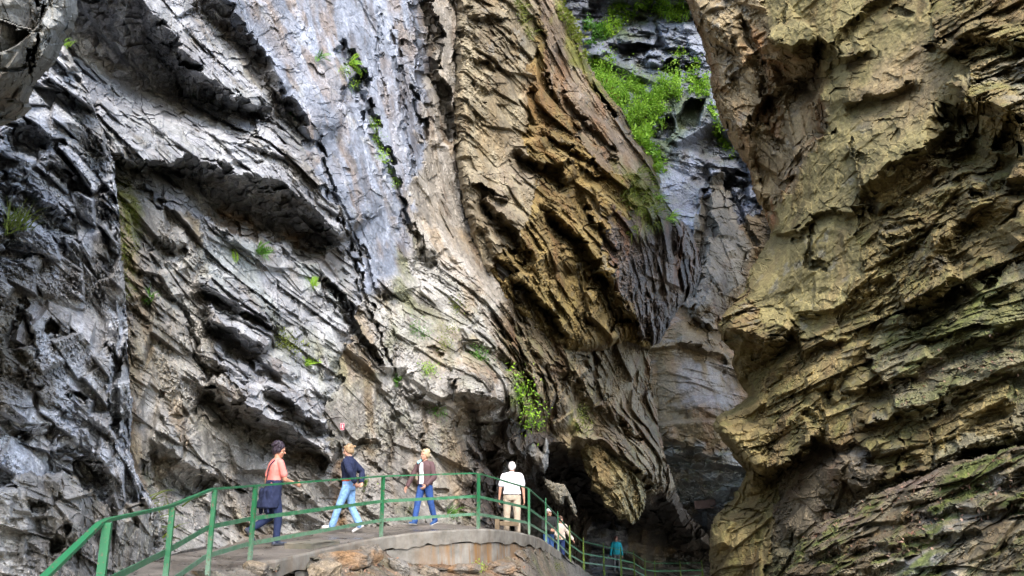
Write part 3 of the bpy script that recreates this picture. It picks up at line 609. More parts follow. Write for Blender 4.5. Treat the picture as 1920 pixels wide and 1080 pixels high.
b.ledge([(1338, 618), (1380, 620), (1430, 634), (1470, 630), (1495, 622)], [(1360, 700), (1388, 722), (1412, 700), (1452, 664), (1492, 642)], 1.3, 1.6, 70, 60, .03, .08)
b.ledge([(1330, 815), (1360, 830), (1382, 862), (1445, 871), (1482, 858), (1522, 828), (1545, 810)], [(1345, 900), (1366, 935), (1384, 940), (1428, 924), (1468, 888), (1508, 860), (1545, 832)], 1.1, 1.6, 70, 60, .03, .08)
b.ledge([(1410, 830), (1450, 818), (1500, 790), (1530, 760)], [(1412, 838), (1452, 828), (1504, 800), (1534, 770)], .3, .3, 40, 30)
b.ledge([(1500, 905), (1535, 880), (1585, 882), (1645, 905)], [(1470, 980), (1530, 965), (1580, 950), (1640, 925)], .5, .9, 40, 40)
b.ledge([(1622, 894), (1680, 882), (1742, 876), (1782, 850), (1818, 830), (1880, 822)], [(1626, 906), (1682, 900), (1744, 892), (1784, 866), (1820, 848), (1880, 838)], .5, .5, 60, 30)
b.ledge([(1780, 845), (1850, 830), (1925, 800)], [(1785, 862), (1852, 850), (1925, 826)], .4, .5, 50, 30); b.ledge([(1560, 740), (1640, 720), (1720, 690), (1800, 640), (1925, 600)], [(1562, 750), (1642, 732), (1722, 702), (1803, 652), (1925, 612)], .35, .35, 60, 40)
b.ledge([(1600, 800), (1700, 770), (1800, 730), (1925, 680)], [(1603, 811), (1703, 782), (1803, 743), (1925, 694)], .35, .4, 50, 40); b.ledge([(1430, 700), (1480, 690), (1540, 640), (1600, 630)], [(1433, 710), (1484, 702), (1544, 652), (1602, 641)], .35, .35, 40, 30)
b.ledge([(1480, 600), (1540, 580), (1600, 560), (1680, 500)], [(1483, 609), (1543, 591), (1604, 572), (1684, 512)], .3, .35, 50, 40); b.crack([(1560, 710), (1545, 760), (1545, 830)], 6, .4); b.crack([(1680, 800), (1690, 840), (1682, 880)], 5, .3); b.crack([(1742, 800), (1750, 840), (1745, 876)], 5, .3)
b.pit(1840, 930, 40, 10, .4, -.2); b.pit(1870, 560, 30, 12, .4, -.4); b.pit(1750, 640, 30, 9, .35, -.4); b.pit(1640, 660, 20, 8, .3, -.3); b.pit(1350, 990, 10, 20, .4)
blocky = dict(bed=-20, L=.8, T=.36, A=.26, ov=.55, fb=.16,)
wall('cliff_right_wall', (1250, 3000), (-1300, 1500),
     [(1290, 0, 23.2), (1335, 160, 22.83), (1400, 320, 22.58), (1440, 440, 21.65), (1390, 540, 20.72), (1345, 610, 20.22), (1370, 720, 20.1), (1335, 800, 19.73), (1390, 880, 19.48), (1340, 1000, 19.48), (1335, 1090, 19.23), (1450, 60, 20.41), (1500, 300, 19.79), (1500, 450, 19.17), (1500, 600, 18.36), (1480, 750, 17.74), (1500, 900, 16.88), (1480, 1040, 16.69), (1600, 60, 18.24), (1600, 300, 17.62), (1620, 500, 16.88), (1600, 700, 16.01), (1620, 880, 14.89), (1750, 60, 16.5), (1750, 250, 15.88), (1750, 480, 15.02), (1750, 700, 14.09), (1720, 900, 13.65), (1900, 60, 14.89), (1900, 200, 14.15), (1900, 450, 13.53), (1900, 700, 12.66), (1900, 850, 12.04), (1900, 1080, 11.11), (1600, 1080, 13.9), (2300, 500, 10.8), (2300, 1000, 9.87), (2300, 0, 12.04), (2900, 500, 8.94), (1400, -500, 23.82), (1700, -500, 18.86), (2200, -600, 13.9), (1400, -1200, 26.3), (1900, -1200, 18.86), (1500, 1400, 12.66), (1900, 1400, 9.56)],
     b, [Z(OLIVE, **blocky, moss=.16),
         Z(OLIVE, poly=[(1270, -300), (1400, -300), (1440, 20), (1530, 100), (1545, 230), (1500, 310), (1445, 440), (1400, 400), (1330, 200), (1270, 0)], bed=68, L=1.3, T=.55, A=.24, ov=.1, fb=.3, fe=16, c1=(.15, .115, .065), c2=(.24, .19, .11), c3=(.16, .08, .03), wet=.2),
         Z(OLIVE, poly=[(1440, -300), (1700, -300), (1720, 60), (1790, 140), (1780, 240), (1640, 340), (1620, 385), (1590, 480), (1560, 600), (1480, 600), (1420, 560), (1400, 540), (1440, 440), (1500, 310), (1560, 245), (1535, 100), (1455, 90)], bed=-20, L=1.7, T=.9, A=.10, lay=.45, ov=.2, groove=.4, fb=.2, fbL=1.8, fe=16, c1=(.122, .103, .045), c2=(.175, .148, .063), c3=(.14, .1, .046), k3=.5, fine=.018),
         Z(OLIVE, poly=[(1480, 1000), (1560, 960), (1700, 900), (1800, 850), (1925, 830), (1925, 700), (1700, 760), (1650, 640), (1925, 520), (2500, 500), (2500, 1300), (1450, 1300)], bed=-14, L=.6, T=.22, A=.2, ov=.6, fb=.14, fe=24, moss=.28, c1=(.10, .088, .05), c2=(.165, .145, .085), c3=(.12, .085, .045)),
         Z(OLIVE, poly=[(1530, 850), (1640, 870), (1640, 960), (1560, 1000), (1480, 1020), (1470, 960)], bed=-10, L=.5, T=.3, A=.22, fe=14, c1=(.10, .08, .05), c2=(.15, .12, .075), c3=(.12, .07, .04))],
     M['rock_dry'], seed=9, head=(.14, -.99, 1.7), outline=[(1215, -1400), (3100, -1400), (3100, 1600), (1330, 1600), (1332, 1080), (1330, 1000), (1338, 970), (1368, 940), (1380, 915), (1398, 882), (1372, 850), (1348, 826), (1332, 800), (1345, 780), (1385, 755), (1402, 740), (1384, 715), (1372, 690), (1374, 660), (1352, 640), (1340, 612), (1356, 590), (1390, 545), (1398, 520), (1415, 490), (1430, 462), (1442, 440), (1428, 392), (1412, 362), (1402, 322), (1386, 296), (1362, 252), (1342, 202), (1336, 160), (1320, 90), (1296, 30), (1282, 0)],
     curl=(30, 2.2), skirt=5.0, jag=7,
     stains=[([(1600, 120), (1760, 60), (1790, 150), (1700, 230), (1620, 240)], (.19, .135, .085), .5, 40, 1.0), ([(1395, 30), (1425, 60), (1440, 240), (1475, 260), (1430, 120)], (.22, .10, .03), .6, 10, .5), ([(1800, 130), (1925, 110), (1925, 190), (1830, 180)], (.17, .16, .135), .6, 20, .5), ([(1430, 380), (1450, 360), (1446, 430), (1434, 440)], (.25, .09, .03), .7, 8, .4),
             ([(1640, 640), (1800, 560), (1925, 540), (1925, 640), (1700, 700)], (.12, .125, .03), .5, 40, .5), ([(1850, 90), (1925, 70), (1925, 110)], (.12, .12, .05), .7, 10, .3)])

# --- heap of grey mossy rubble in front of it
b = Brushes()
for k in range(16):
    u0 = 1490+27*k; v0 = 1030-11*k+((k*53) % 90)
    b.ledge([(u0, v0+14), (u0+35, v0+2), (u0+85, v0-10)], [(u0+2, v0+26), (u0+38, v0+16), (u0+88, v0+2)], .16, .22, 26, 20, .2, .2)
wall('rubble_slope', (1440, 2900), (780, 1500),
     [(1500, 1020, 14.0), (1470, 1075, 13.5), (1600, 965, 13.0), (1720, 900, 12.0), (1850, 855, 10.75), (1920, 840, 10.0), (1600, 1080, 11.0), (1750, 1000, 10.25), (1750, 1080, 9.25), (1920, 960, 8.62), (1920, 1080, 7.5), (2300, 700, 6.75), (2300, 1080, 5.5), (2800, 900, 4.5), (1500, 1400, 8.12), (1900, 1400, 5.25)],
     b, [Z(GREY, bed=-10, L=.4, T=.16, A=.14, ov=.55, fb=.12, fbL=.8, c1=(.088, .07, .038), c2=(.17, .143, .088), c3=(.14, .098, .05), k3=.7, cL=.45, cL2=.3, moss=.62, wet=.3)],
     M['rock_wet'], seed=10, head=(.3, -1, 1.8), outline=[(1440, 1600), (1462, 1085), (1478, 1058), (1502, 1012), (1542, 978), (1590, 962), (1612, 938), (1650, 918), (1700, 902), (1735, 888), (1782, 864), (1850, 852), (1925, 838), (2300, 640), (3000, 500), (3000, 1600)], curl=(24, .9), skirt=2.0, jag=9,
     stains=[([(1500, 1000), (1600, 950), (1640, 960), (1560, 1020)], (.22, .155, .12), .6, 14, .2), ([(1660, 900), (1760, 880), (1740, 920), (1670, 925)], (.22, .155, .125), .6, 10, .15), ([(1690, 1050), (1790, 1030), (1800, 1090), (1690, 1090)], (.22, .22, .21), .7, 14, .4)])
# ------------------------------------------------------------------ helpers for built things
def tag(o, label=None, cat=None, group=None, kind=None):
    for k, v in (('label', label), ('category', cat), ('group', group), ('kind', kind)):
        if v: o[k] = v
    return o
def empty(name, loc, label=None, cat=None, group=None, rz=0):
    o = bpy.data.objects.new(name, None); COL.objects.link(o); o.location = loc; o.rotation_euler = (0, 0, rz); o.empty_display_size = .1
    return tag(o, label, cat, group)
def bm_obj(name, bm, mat, parent=None, smooth=False, bevel=0):
    me = bpy.data.meshes.new(name); bmesh.ops.recalc_face_normals(bm, faces=bm.faces); bm.to_mesh(me); bm.free()
    for m in (mat if isinstance(mat, (list, tuple)) else [mat]): me.materials.append(m)
    if smooth:
        for p in me.polygons: p.use_smooth = True
    o = bpy.data.objects.new(name, me); COL.objects.link(o)
    if parent: o.parent = parent; o.matrix_parent_inverse = Matrix.Identity(4)
    return o
def box_between(bm, a, b, w, h, up=Vector((0, 0, 1)), bev=0):
    """a bar from a to b, w wide and h high"""
    a, b = Vector(a), Vector(b); d = (b-a); L = d.length; d.normalize()
    s = d.cross(up)
    if s.length < 1e-4: s = d.cross(Vector((0, 1, 0)))
    s.normalize(); u = s.cross(d)
    vs = []
    for e in (a, b):
        for i, j in ((-1, -1), (1, -1), (1, 1), (-1, 1)): vs.append(bm.verts.new(e+s*i*w/2+u*j*h/2))
    fs = [(0, 1, 2, 3), (7, 6, 5, 4), (0, 4, 5, 1), (1, 5, 6, 2), (2, 6, 7, 3), (3, 7, 4, 0)]
    faces = [bm.faces.new([vs[i] for i in f]) for f in fs]
    if bev:
        es = list({e for f in faces for e in f.edges})
        bmesh.ops.bevel(bm, geom=es, offset=bev, segments=2, affect='EDGES', profile=.6)
    return vs
def simple(name, col, rough=.7, spec=.4, var=.25, scale=6, bump=.1, metal=0, dist=.01):
    m, nt, b = mat_new(name); L = nt.links
    tc = N_(nt, 'ShaderNodeTexCoord'); n = N_(nt, 'ShaderNodeTexNoise', Scale=scale, Detail=4.0, Roughness=.6); L.new(tc.outputs['Object'], n.inputs['Vector'])
    r = N_(nt, 'ShaderNodeMapRange'); r.inputs['From Min'].default_value = .3; r.inputs['From Max'].default_value = .7; r.inputs['To Min'].default_value = 1-var; r.inputs['To Max'].default_value = 1+var
    L.new(n.outputs['Fac'], r.inputs['Value'])
    v = N_(nt, 'ShaderNodeVectorMath', operation='SCALE'); v.inputs[0].default_value = col; L.new(r.outputs[0], v.inputs['Scale']); L.new(v.outputs[0], b.inputs['Base Color'])
    b.inputs['Roughness'].default_value = rough; b.inputs['Specular IOR Level'].default_value = spec; b.inputs['Metallic'].default_value = metal
    if bump:
        bp = N_(nt, 'ShaderNodeBump', Strength=bump, Distance=dist); L.new(n.outputs['Fac'], bp.inputs['Height']); L.new(bp.outputs[0], b.inputs['Normal'])
    return m

# trodden concrete: cracks, seams, damp patches and grit
def path_material():
    m, nt, b = mat_new('damp trodden concrete'); L = nt.links
    tc = N_(nt, 'ShaderNodeTexCoord'); O = tc.outputs['Object']
    n = N_(nt, 'ShaderNodeTexNoise', Scale=1.3, Detail=7.0, Roughness=.62); L.new(O, n.inputs['Vector'])
    g = N_(nt, 'ShaderNodeTexNoise', Scale=60.0, Detail=3.0, Roughness=.7); L.new(O, g.inputs['Vector'])
    mw = N_(nt, 'ShaderNodeMixRGB', blend_type='ADD'); mw.inputs[0].default_value = .5; L.new(O, mw.inputs[1]); L.new(n.outputs['Color'], mw.inputs[2])
    vo = N_(nt, 'ShaderNodeTexVoronoi', Scale=.75, feature='DISTANCE_TO_EDGE'); L.new(mw.outputs[0], vo.inputs['Vector'])
    cr = N_(nt, 'ShaderNodeMapRange'); cr.inputs['From Max'].default_value = .012; L.new(vo.outputs['Distance'], cr.inputs['Value'])
    mx = N_(nt, 'ShaderNodeMixRGB'); mx.inputs[1].default_value = (.085, .073, .06, 1); mx.inputs[2].default_value = (.20, .178, .15, 1)
    r = N_(nt, 'ShaderNodeMapRange'); r.inputs['From Min'].default_value = .38; r.inputs['From Max'].default_value = .64; L.new(n.outputs['Fac'], r.inputs['Value']); L.new(r.outputs[0], mx.inputs[0])
    gr = N_(nt, 'ShaderNodeMapRange'); gr.inputs['From Min'].default_value = .3; gr.inputs['From Max'].default_value = .7; gr.inputs['To Min'].default_value = .65; gr.inputs['To Max'].default_value = 1.35; L.new(g.outputs['Fac'], gr.inputs['Value'])
    v = N_(nt, 'ShaderNodeVectorMath', operation='SCALE'); L.new(mx.outputs[0], v.inputs[0]); L.new(gr.outputs[0], v.inputs['Scale'])
    m2 = N_(nt, 'ShaderNodeMixRGB'); m2.inputs[1].default_value = (.035, .03, .025, 1); L.new(cr.outputs[0], m2.inputs[0]); L.new(v.outputs[0], m2.inputs[2]); L.new(m2.outputs[0], b.inputs['Base Color'])
    rr = N_(nt, 'ShaderNodeMapRange'); rr.inputs['From Min'].default_value = .38; rr.inputs['From Max'].default_value = .55; rr.inputs['To Min'].default_value = .22; rr.inputs['To Max'].default_value = .75; L.new(n.outputs['Fac'], rr.inputs['Value']); L.new(rr.outputs[0], b.inputs['Roughness'])
    bp = N_(nt, 'ShaderNodeBump', Strength=.35, Distance=.006); L.new(g.outputs['Fac'], bp.inputs['Height']); L.new(bp.outputs[0], b.inputs['Normal'])
    return m
M['path'] = path_material()
M['paint_far'] = simple('yellowed green paint', (.10, .16, .022), rough=.5, var=.4, scale=5)
# railing paint: green, worn pale towards the feet and on the lower rails, a little rust
def paint_material(name, pale):
    m, nt, b = mat_new(name); L = nt.links
    tc = N_(nt, 'ShaderNodeTexCoord')
    n = N_(nt, 'ShaderNodeTexNoise', Scale=9.0, Detail=6.0, Roughness=.65); L.new(tc.outputs['Object'], n.inputs['Vector'])
    n2 = N_(nt, 'ShaderNodeTexNoise', Scale=30.0, Detail=3.0); L.new(tc.outputs['Object'], n2.inputs['Vector'])
    if pale is None:
        a = N_(nt, 'ShaderNodeAttribute', attribute_name='wear'); src = a.outputs['Fac']
    ad = N_(nt, 'ShaderNodeMath', operation='ADD'); L.new(n.outputs['Fac'], ad.inputs[0])
    if pale is None: L.new(src, ad.inputs[1])
    else: ad.inputs[1].default_value = pale
    r = N_(nt, 'ShaderNodeMapRange'); r.inputs['From Min'].default_value = .75; r.inputs['From Max'].default_value = 1.25; L.new(ad.outputs[0], r.inputs['Value'])
    mx = N_(nt, 'ShaderNodeMixRGB'); mx.inputs[1].default_value = (.014, .13, .05, 1); mx.inputs[2].default_value = (.15, .235, .17, 1); L.new(r.outputs[0], mx.inputs[0])
    r2 = N_(nt, 'ShaderNodeMapRange'); r2.inputs['From Min'].default_value = .59; r2.inputs['From Max'].default_value = .68; L.new(n2.outputs['Fac'], r2.inputs['Value'])
    m2 = N_(nt, 'ShaderNodeMixRGB'); L.new(r2.outputs[0], m2.inputs[0]); L.new(mx.outputs[0], m2.inputs[1]); m2.inputs[2].default_value = (.13, .10, .06, 1)
    L.new(m2.outputs[0], b.inputs['Base Color']); b.inputs['Roughness'].default_value = .5
    bp = N_(nt, 'ShaderNodeBump', Strength=.15, Distance=.004); L.new(n2.outputs['Fac'], bp.inputs['Height']); L.new(bp.outputs[0], b.inputs['Normal'])
    return m
M['paint_post'] = paint_material('worn green post paint', None)
M['paint'] = paint_material('green rail paint', .12); M['paint_pale'] = paint_material('faded green rail paint', .52); M['paint_mid'] = paint_material('slightly faded green rail paint', .34)

# concrete, with rust runs where it is stained
def concrete_material(name, c1, c2, rust):
    m, nt, b = mat_new(name); L = nt.links
    tc = N_(nt, 'ShaderNodeTexCoord')
    n = N_(nt, 'ShaderNodeTexNoise', Scale=3.0, Detail=8.0, Roughness=.65); L.new(tc.outputs['Object'], n.inputs['Vector'])
    mp = N_(nt, 'ShaderNodeMapping'); mp.inputs['Scale'].default_value = (5, 5, .35); L.new(tc.outputs['Object'], mp.inputs['Vector'])
    st = N_(nt, 'ShaderNodeTexNoise', Scale=1.3, Detail=6.0, Roughness=.7); L.new(mp.outputs[0], st.inputs['Vector'])
    mx = N_(nt, 'ShaderNodeMixRGB'); mx.inputs[1].default_value = (*c1, 1); mx.inputs[2].default_value = (*c2, 1)
    r = N_(nt, 'ShaderNodeMapRange'); r.inputs['From Min'].default_value = .35; r.inputs['From Max'].default_value = .68; L.new(n.outputs['Fac'], r.inputs['Value']); L.new(r.outputs[0], mx.inputs[0])
    at_ = N_(nt, 'ShaderNodeAttribute', attribute_name='rust')
    r2 = N_(nt, 'ShaderNodeMapRange'); r2.inputs['From Min'].default_value = .42; r2.inputs['From Max'].default_value = .6; L.new(st.outputs['Fac'], r2.inputs['Value'])
    mu = N_(nt, 'ShaderNodeMath', operation='MULTIPLY'); L.new(r2.outputs[0], mu.inputs[0])
    if rust: L.new(at_.outputs['Fac'], mu.inputs[1])
    else: mu.inputs[1].default_value = .15
    m2 = N_(nt, 'ShaderNodeMixRGB'); L.new(mu.outputs[0], m2.inputs[0]); L.new(mx.outputs[0], m2.inputs[1]); m2.inputs[2].default_value = (.19, .105, .04, 1)
    L.new(m2.outputs[0], b.inputs['Base Color']); b.inputs['Roughness'].default_value = .8
    bp = N_(nt, 'ShaderNodeBump', Strength=.4, Distance=.02); L.new(n.outputs['Fac'], bp.inputs['Height']); L.new(bp.outputs[0], b.inputs['Normal'])
    return m, b
M['concrete'], _ = concrete_material('stained concrete', (.105, .098, .083), (.235, .225, .20), True)
M['concrete_old'], _ = concrete_material('old mossy concrete', (.12, .12, .09), (.21, .195, .16), False)

# ------------------------------------------------------------------ walkway
# outer edge, from where the railing stands: photo position of each rail top and how far away it is
POST_PX = [(192, 977, 5.6), (317, 950, 8.0), (398, 917, 9.6), (475, 911, 11.1), (716, 893, 14.5), (895, 887, 15.6), (989, 915, 18.4), (1021, 943, 21.3), (1044, 967, 23.7), (1066, 993, 26.2),
           (1092, 1015, 30.5), (1130, 1024, 34.0), (1162, 1031, 37.0), (1187, 1038, 40.5), (1208, 1052, 43.5), (1226, 1056, 46), (1274, 1056, 48), (1315, 1055, 50)]
RAIL_H = 1.05
def at_depth(u, v, D):
    kx = (u-960)/F_PX; kv = (540-v)/F_PX
    return Vector((kx*D, (CP-SP*kv)*D, 1.6+(SP+CP*kv)*D))
TOPS = [at_depth(*p) for p in POST_PX]
RT0 = at_depth(60, 1105, 4.2); R0 = RT0-Vector((0, 0, RAIL_H)); R00 = Vector((-1.5, -3, -.35))
right = [R00, R0]+[t-Vector((0, 0, RAIL_H)) for t in TOPS]+[Vector((19, 54.5, -3.2))]
leftp = [Vector(p) for p in [(-7.5, -3, -.05), (-7.5, 2.6, .15), (-7.4, 7.0, .45), (-6.6, 9.5, .66), (-5.6, 11.6, .78), (-5.45, 14.8, .86), (-4.0, 18.2, .90), (-2.1, 20.6, .93), (-1.3, 22.4, .66), (-1.2, 24.5, .25), (-.8, 26.4, -.15), (-.5, 28.5, -.62),
         (.2, 33, -1.25), (1.2, 37, -1.55), (2.0, 40, -1.75), (3.4, 44, -2.15), (5.0, 48, -2.6), (6.4, 51, -2.85), (9, 53.5, -2.95), (11, 55, -3.0), (18, 58, -3.1)]]
def curve(pts, n):
    out = []; m = len(pts)
    for i in range(m-1):
        p0, p1, p2, p3 = pts[max(i-1, 0)], pts[i], pts[i+1], pts[min(i+2, m-1)]
        for k in range(n):
            t = k/n; a = .5
            out.append(p1+(p2-p0)*a*t+(2*p0-5*p1+4*p2-p3)*a*t*t+(3*p1-p0-3*p2+p3)*a*t**3)
    return out+[pts[-1]]
SUB = 24
cr, cl = curve(right, SUB), curve(leftp, SUB)
for i in range(len(cr)):                       # a little past the rail, so that the posts stand on its rim
    pass
def strip(name, A, B, n, mat, seed, rough=.015):
    A = np.array([list(p) for p in A]); B = np.array([list(p) for p in B]); V = []
    t = np.linspace(0, 1, n)
    g = A[:, None]*(1-t)[None, :, None]+B[:, None]*t[None, :, None]
    P = g.reshape(-1, 3); P[:, 2] += rough*fbm(P/.35, 4, seed)
    m = len(A); i = np.arange(m*n).reshape(m, n)
    F = np.stack([i[:-1, :-1].ravel(), i[1:, :-1].ravel(), i[1:, 1:].ravel(), i[:-1, 1:].ravel()], 1)
    return link_mesh(name, P, F, mat, smooth=True)
out_dir = []
for i in range(len(cr)):
    d = (cr[min(i+1, len(cr)-1)]-cr[max(i-1, 0)]); d.z = 0; d.normalize(); out_dir.append(Vector((d.y, -d.x, 0)))
rn_ = fbm(np.array([list(p) for p in cr])/.5, 4, 31, .65)
rim = [p+o*(.10+.045*float(k_)) for p, o, k_ in zip(cr, out_dir, rn_)]
path = strip('path', rim, cl, 26, M['path'], 5); tag(path, 'damp grey concrete path climbing along the foot of the cliff and down into the gorge', 'path', kind='structure')
# the slab's own outer edge and underside
NS = len(right)
def pi(k): return k*SUB
sl_a, sl_b = pi(3), pi(10)
V = []; F = []
for i in range(sl_a, sl_b+1):
    p, o = rim[i], out_dir[i]; j = .05*float(rn_[(i*3) % len(rn_)])+.02*math.sin(i*.7)
    V += [p+Vector((0, 0, .004)), p+o*(.012+.02*float(rn_[(i*2) % len(rn_)]))+Vector((0, 0, -.03)), p+o*.012+Vector((0, 0, -.24+j)), p-o*.6+Vector((0, 0, -.26))]
for i in range(sl_b-sl_a):
    for k in range(3): F.append([i*4+k, (i+1)*4+k, (i+1)*4+k+1, i*4+k+1])
rl = [min(1, max(0, (V[4*(i//4)].x+1.0)/.5)) for i in range(len(V))]
edge = link_mesh('path_edge', [list(v) for v in V], F, M['concrete'], extra={'rust': np.clip([.25 if v.x < -2.4 else .1 for v in V], 0, 1)})
edge.parent = path

# retaining wall below the slab, from the middle of the bridge to where it drops away
def retaining(name, i0, i1, depth, mat, inset, rust):
    V = []; ru = []; F = []; n = 7
    for i in range(i0, i1+1):
        p, o = rim[i], out_dir[i]; base = p-o*inset
        for k in range(n):
            t = k/(n-1); z = -.245-t*depth(i)
            q = base+Vector((0, 0, z))+o*(.05*t)
            V.append(list(q)); ru.append(rust(q))
        V.append(list(base-o*.5+Vector((0, 0, -.245-depth(i)))))
        ru.append(0)
    m = n+1
    for i in range(i1-i0):
        for k in range(m-1): F.append([i*m+k, (i+1)*m+k, (i+1)*m+k+1, i*m+k+1])
    return link_mesh(name, V, F, mat, extra={'rust': ru})
rw = retaining('retaining_wall', pi(6)-16, pi(11), lambda i: 1.0, M['concrete'], .02, lambda q: float(np.clip((q.x+1.9)/.6, 0, 1)*np.clip((1.9-q.x)/1.4, 0, 1)))
tag(rw, 'grey concrete retaining wall with orange rust runs under the bend of the path', 'retaining wall')
bm = bmesh.new()
p0 = at_depth(575, 1040, 12.6); d_ = (right[6]-right[5]); d_.z = 0; d_.normalize(); s_ = Vector((d_.y, -d_.x, 0))
c_ = p0+Vector((0, .35, -.5)); box_between(bm, c_-d_*.42, c_+d_*.42, .5, 1.35, bev=.02)
bmesh.ops.subdivide_edges(bm, edges=bm.edges[:], cuts=3, use_grid_fill=True)
for v in bm.verts: v.co += Vector((rng.normal(0, .006), rng.normal(0, .006), rng.normal(0, .006)))
tag(bm_obj('support_pier', bm, M['concrete_old']), 'short mossy concrete pier under the arched edge of the path', 'pier')

# ------------------------------------------------------------------ railing
rail = empty('railing', TOPS[4]-Vector((0, 0, RAIL_H)), 'green painted metal railing with three rails along the outer edge of the path', 'railing')
ro = Vector(rail.location)
def loc(v): return Vector(v)-ro
tops = [RT0]+TOPS
all_tops = [Vector((-1.5, -3, RAIL_H-.35))]+tops
for k, t in enumerate(tops):
    w_ = .085 if k > 9 else (.06 if k > 7 else (.05 if k > 1 else .056))
    f = t-Vector((0, 0, RAIL_H+(.22 if 4 < k < 12 else .12)))
    bm = bmesh.new(); dd = all_tops[min(k+2, len(all_tops)-1)]-all_tops[k]; dd.z = 0; dd.normalize()
    tp = t+Vector((0, 0, -.01 if k < 8 else .13))
    box_between(bm, loc(f)+Vector((dd.y, -dd.x, 0))*.035, loc(tp)+Vector((dd.y, -dd.x, 0))*.035, w_, w_, up=dd)
    if k >= 8:                                           # pointed tops on the lower posts
        top = sorted(bm.verts, key=lambda v: -v.co.z)[:4]; c = sum((v.co for v in top), Vector())/4
        for v in top: v.co = c+(v.co-c)*.35
    bmesh.ops.subdivide_edges(bm, edges=[e for e in bm.edges if abs((e.verts[0].co-e.verts[1].co).z) > .5], cuts=8)
    o = bm_obj('post', bm, M['paint_post'] if k < 10 else M['paint_far'], rail)
    zs = np.array([v.co.z for v in o.data.vertices]); tt = (zs-zs.min())/(zs.max()-zs.min())
    a = o.data.attributes.new('wear', 'FLOAT', 'POINT'); a.data.foreach_set('value', np.clip(.95-1.25*tt, 0, 1)*(1 if k < 11 else .5))
def rail_run(name, drop, w, h, mat, skip=0):
    pts = [t-Vector((0, 0, drop)) for t in all_tops]
    c = []
    for q in range(len(pts)-1):                      # straight lengths with short bent joints
        c += [pts[q].lerp(pts[q+1], t) for t in (.06, .94)]
    c = [pts[0]]+c+[pts[-1]]; bm = bmesh.new(); prev = None
    for i, p in enumerate(c):
        d = c[min(i+1, len(c)-1)]-c[max(i-1, 0)]; d.normalize(); s = d.cross(Vector((0, 0, 1))).normalized(); u = s.cross(d)
        ring = [bm.verts.new(loc(p)+s*a*w/2+u*b*h/2) for a, b in ((-1, -1), (1, -1), (1, 1), (-1, 1))]
        if prev:
            for q in range(4): bm.faces.new([prev[q], prev[(q+1) % 4], ring[(q+1) % 4], ring[q]])
        prev = ring
    return bm_obj(name, bm, mat, rail)
rail_run('handrail', 0, .045, .026, M['paint']); rail_run('middle_rail', .44, .012, .055, M['paint_mid']); rail_run('lower_rail', .77, .012, .055, M['paint_pale'])
# hand rail of thin tube on the cliff side of the steps
# ------------------------------------------------------------------ ground
GRD = dict(c1=(.09, .08, .066), c2=(.165, .148, .125), c3=(.17, .09, .04), wet=.3, k3=.7)
gx = np.linspace(-40, 90, 90); gy = np.linspace(-60, 150, 120); GX, GY = np.meshgrid(gx, gy)
GZ = -6+.8*fbm(np.stack([GX.ravel()/6, GY.ravel()/6, np.zeros(GX.size)], 1), 3, 3).reshape(GX.shape)
i = np.arange(GX.size).reshape(GX.shape)
gf = np.stack([i[:-1, :-1].ravel(), i[:-1, 1:].ravel(), i[1:, 1:].ravel(), i[1:, :-1].ravel()], 1)
gr = link_mesh('ground', np.stack([GX.ravel(), GY.ravel(), GZ.ravel()], 1), gf, M['rock_wet'], col=np.tile([.10, .09, .075, 1], (GX.size, 1)))
tag(gr, 'dark stony floor of the gorge', 'ground', kind='structure')
# bank of broken rock below the path, falling towards the stream
b = Brushes()
b.ledge([(620, 1035), (650, 1046), (672, 1052), (690, 1060)], [(618, 1046), (650, 1064), (674, 1072), (690, 1068)], .2, .3, 16, 20)
b.ledge([(820, 1040), (880, 1036), (930, 1044)], [(822, 1050), (882, 1046), (930, 1052)], .12, .15, 16, 20); b.ledge([(900, 1062), (950, 1058), (980, 1066)], [(902, 1072), (952, 1068), (980, 1074)], .15, .15, 16, 20)
b.poly([(505, 1066), (600, 1058), (605, 1100), (500, 1100)], .8, 10)
bank_y = []
for (u, v) in [(430, 1078), (475, 1062), (520, 1062), (600, 1050), (680, 1026), (716, 1030), (760, 1048), (830, 1052), (900, 1050), (960, 1040), (1010, 1034), (1045, 1042), (1075, 1062), (1100, 1082)]:
    best = min(range(len(rim)), key=lambda i: abs(960+F_PX*(rim[i].x)/((rim[i].y)*CP+(rim[i].z-1.6)*SP)-u) if rim[i].y > 4 else 1e9)
    bank_y.append((u, v, rim[best].y+(.12 if v < 1060 or u > 700 else -.05)))
BC = bank_y+[(u, v+90, Y*.80) for u, v, Y in bank_y]+[(u, v+400, Y*.52) for u, v, Y in bank_y]+[(u, v-60, Y+.9) for u, v, Y in bank_y]+[(1400, 1160, 30), (1400, 1500, 14), (1300, 1120, 44), (200, 1300, 5)]
wall('bank', (330, 1420), (985, 1500), BC, b,
     [Z(GRD, bed=-12, L=.4, T=.2, A=.10, ov=.3, fb=.08, moss=.10, cL=.5, cL2=.35),
      Z(GRD, poly=[(1000, 1020), (1100, 1060), (1200, 1200), (980, 1200)], bed=30, L=.25, T=.14, A=.05, fb=.06, moss=.15, c3=(.16, .13, .09))],
     M['rock_dry'], seed=12, head=(.9, .3, 1), skirt=0, jag=5, outline=[(330, 1075), (440, 1064), (500, 1060), (560, 1046), (640, 1020), (690, 1014), (716, 1020), (760, 1038), (830, 1046), (900, 1042), (960, 1032), (1010, 1024), (1045, 1030), (1078, 1052), (1110, 1078), (1150, 1110), (1420, 1130), (1420, 1500), (330, 1500)],
     stains=[([(780, 1040), (1000, 1036), (960, 1085), (800, 1085)], (.18, .105, .05), .6, 14, .3), ([(620, 1020), (760, 1040), (760, 1085), (610, 1085)], (.16, .11, .075), .5, 14, .3)])
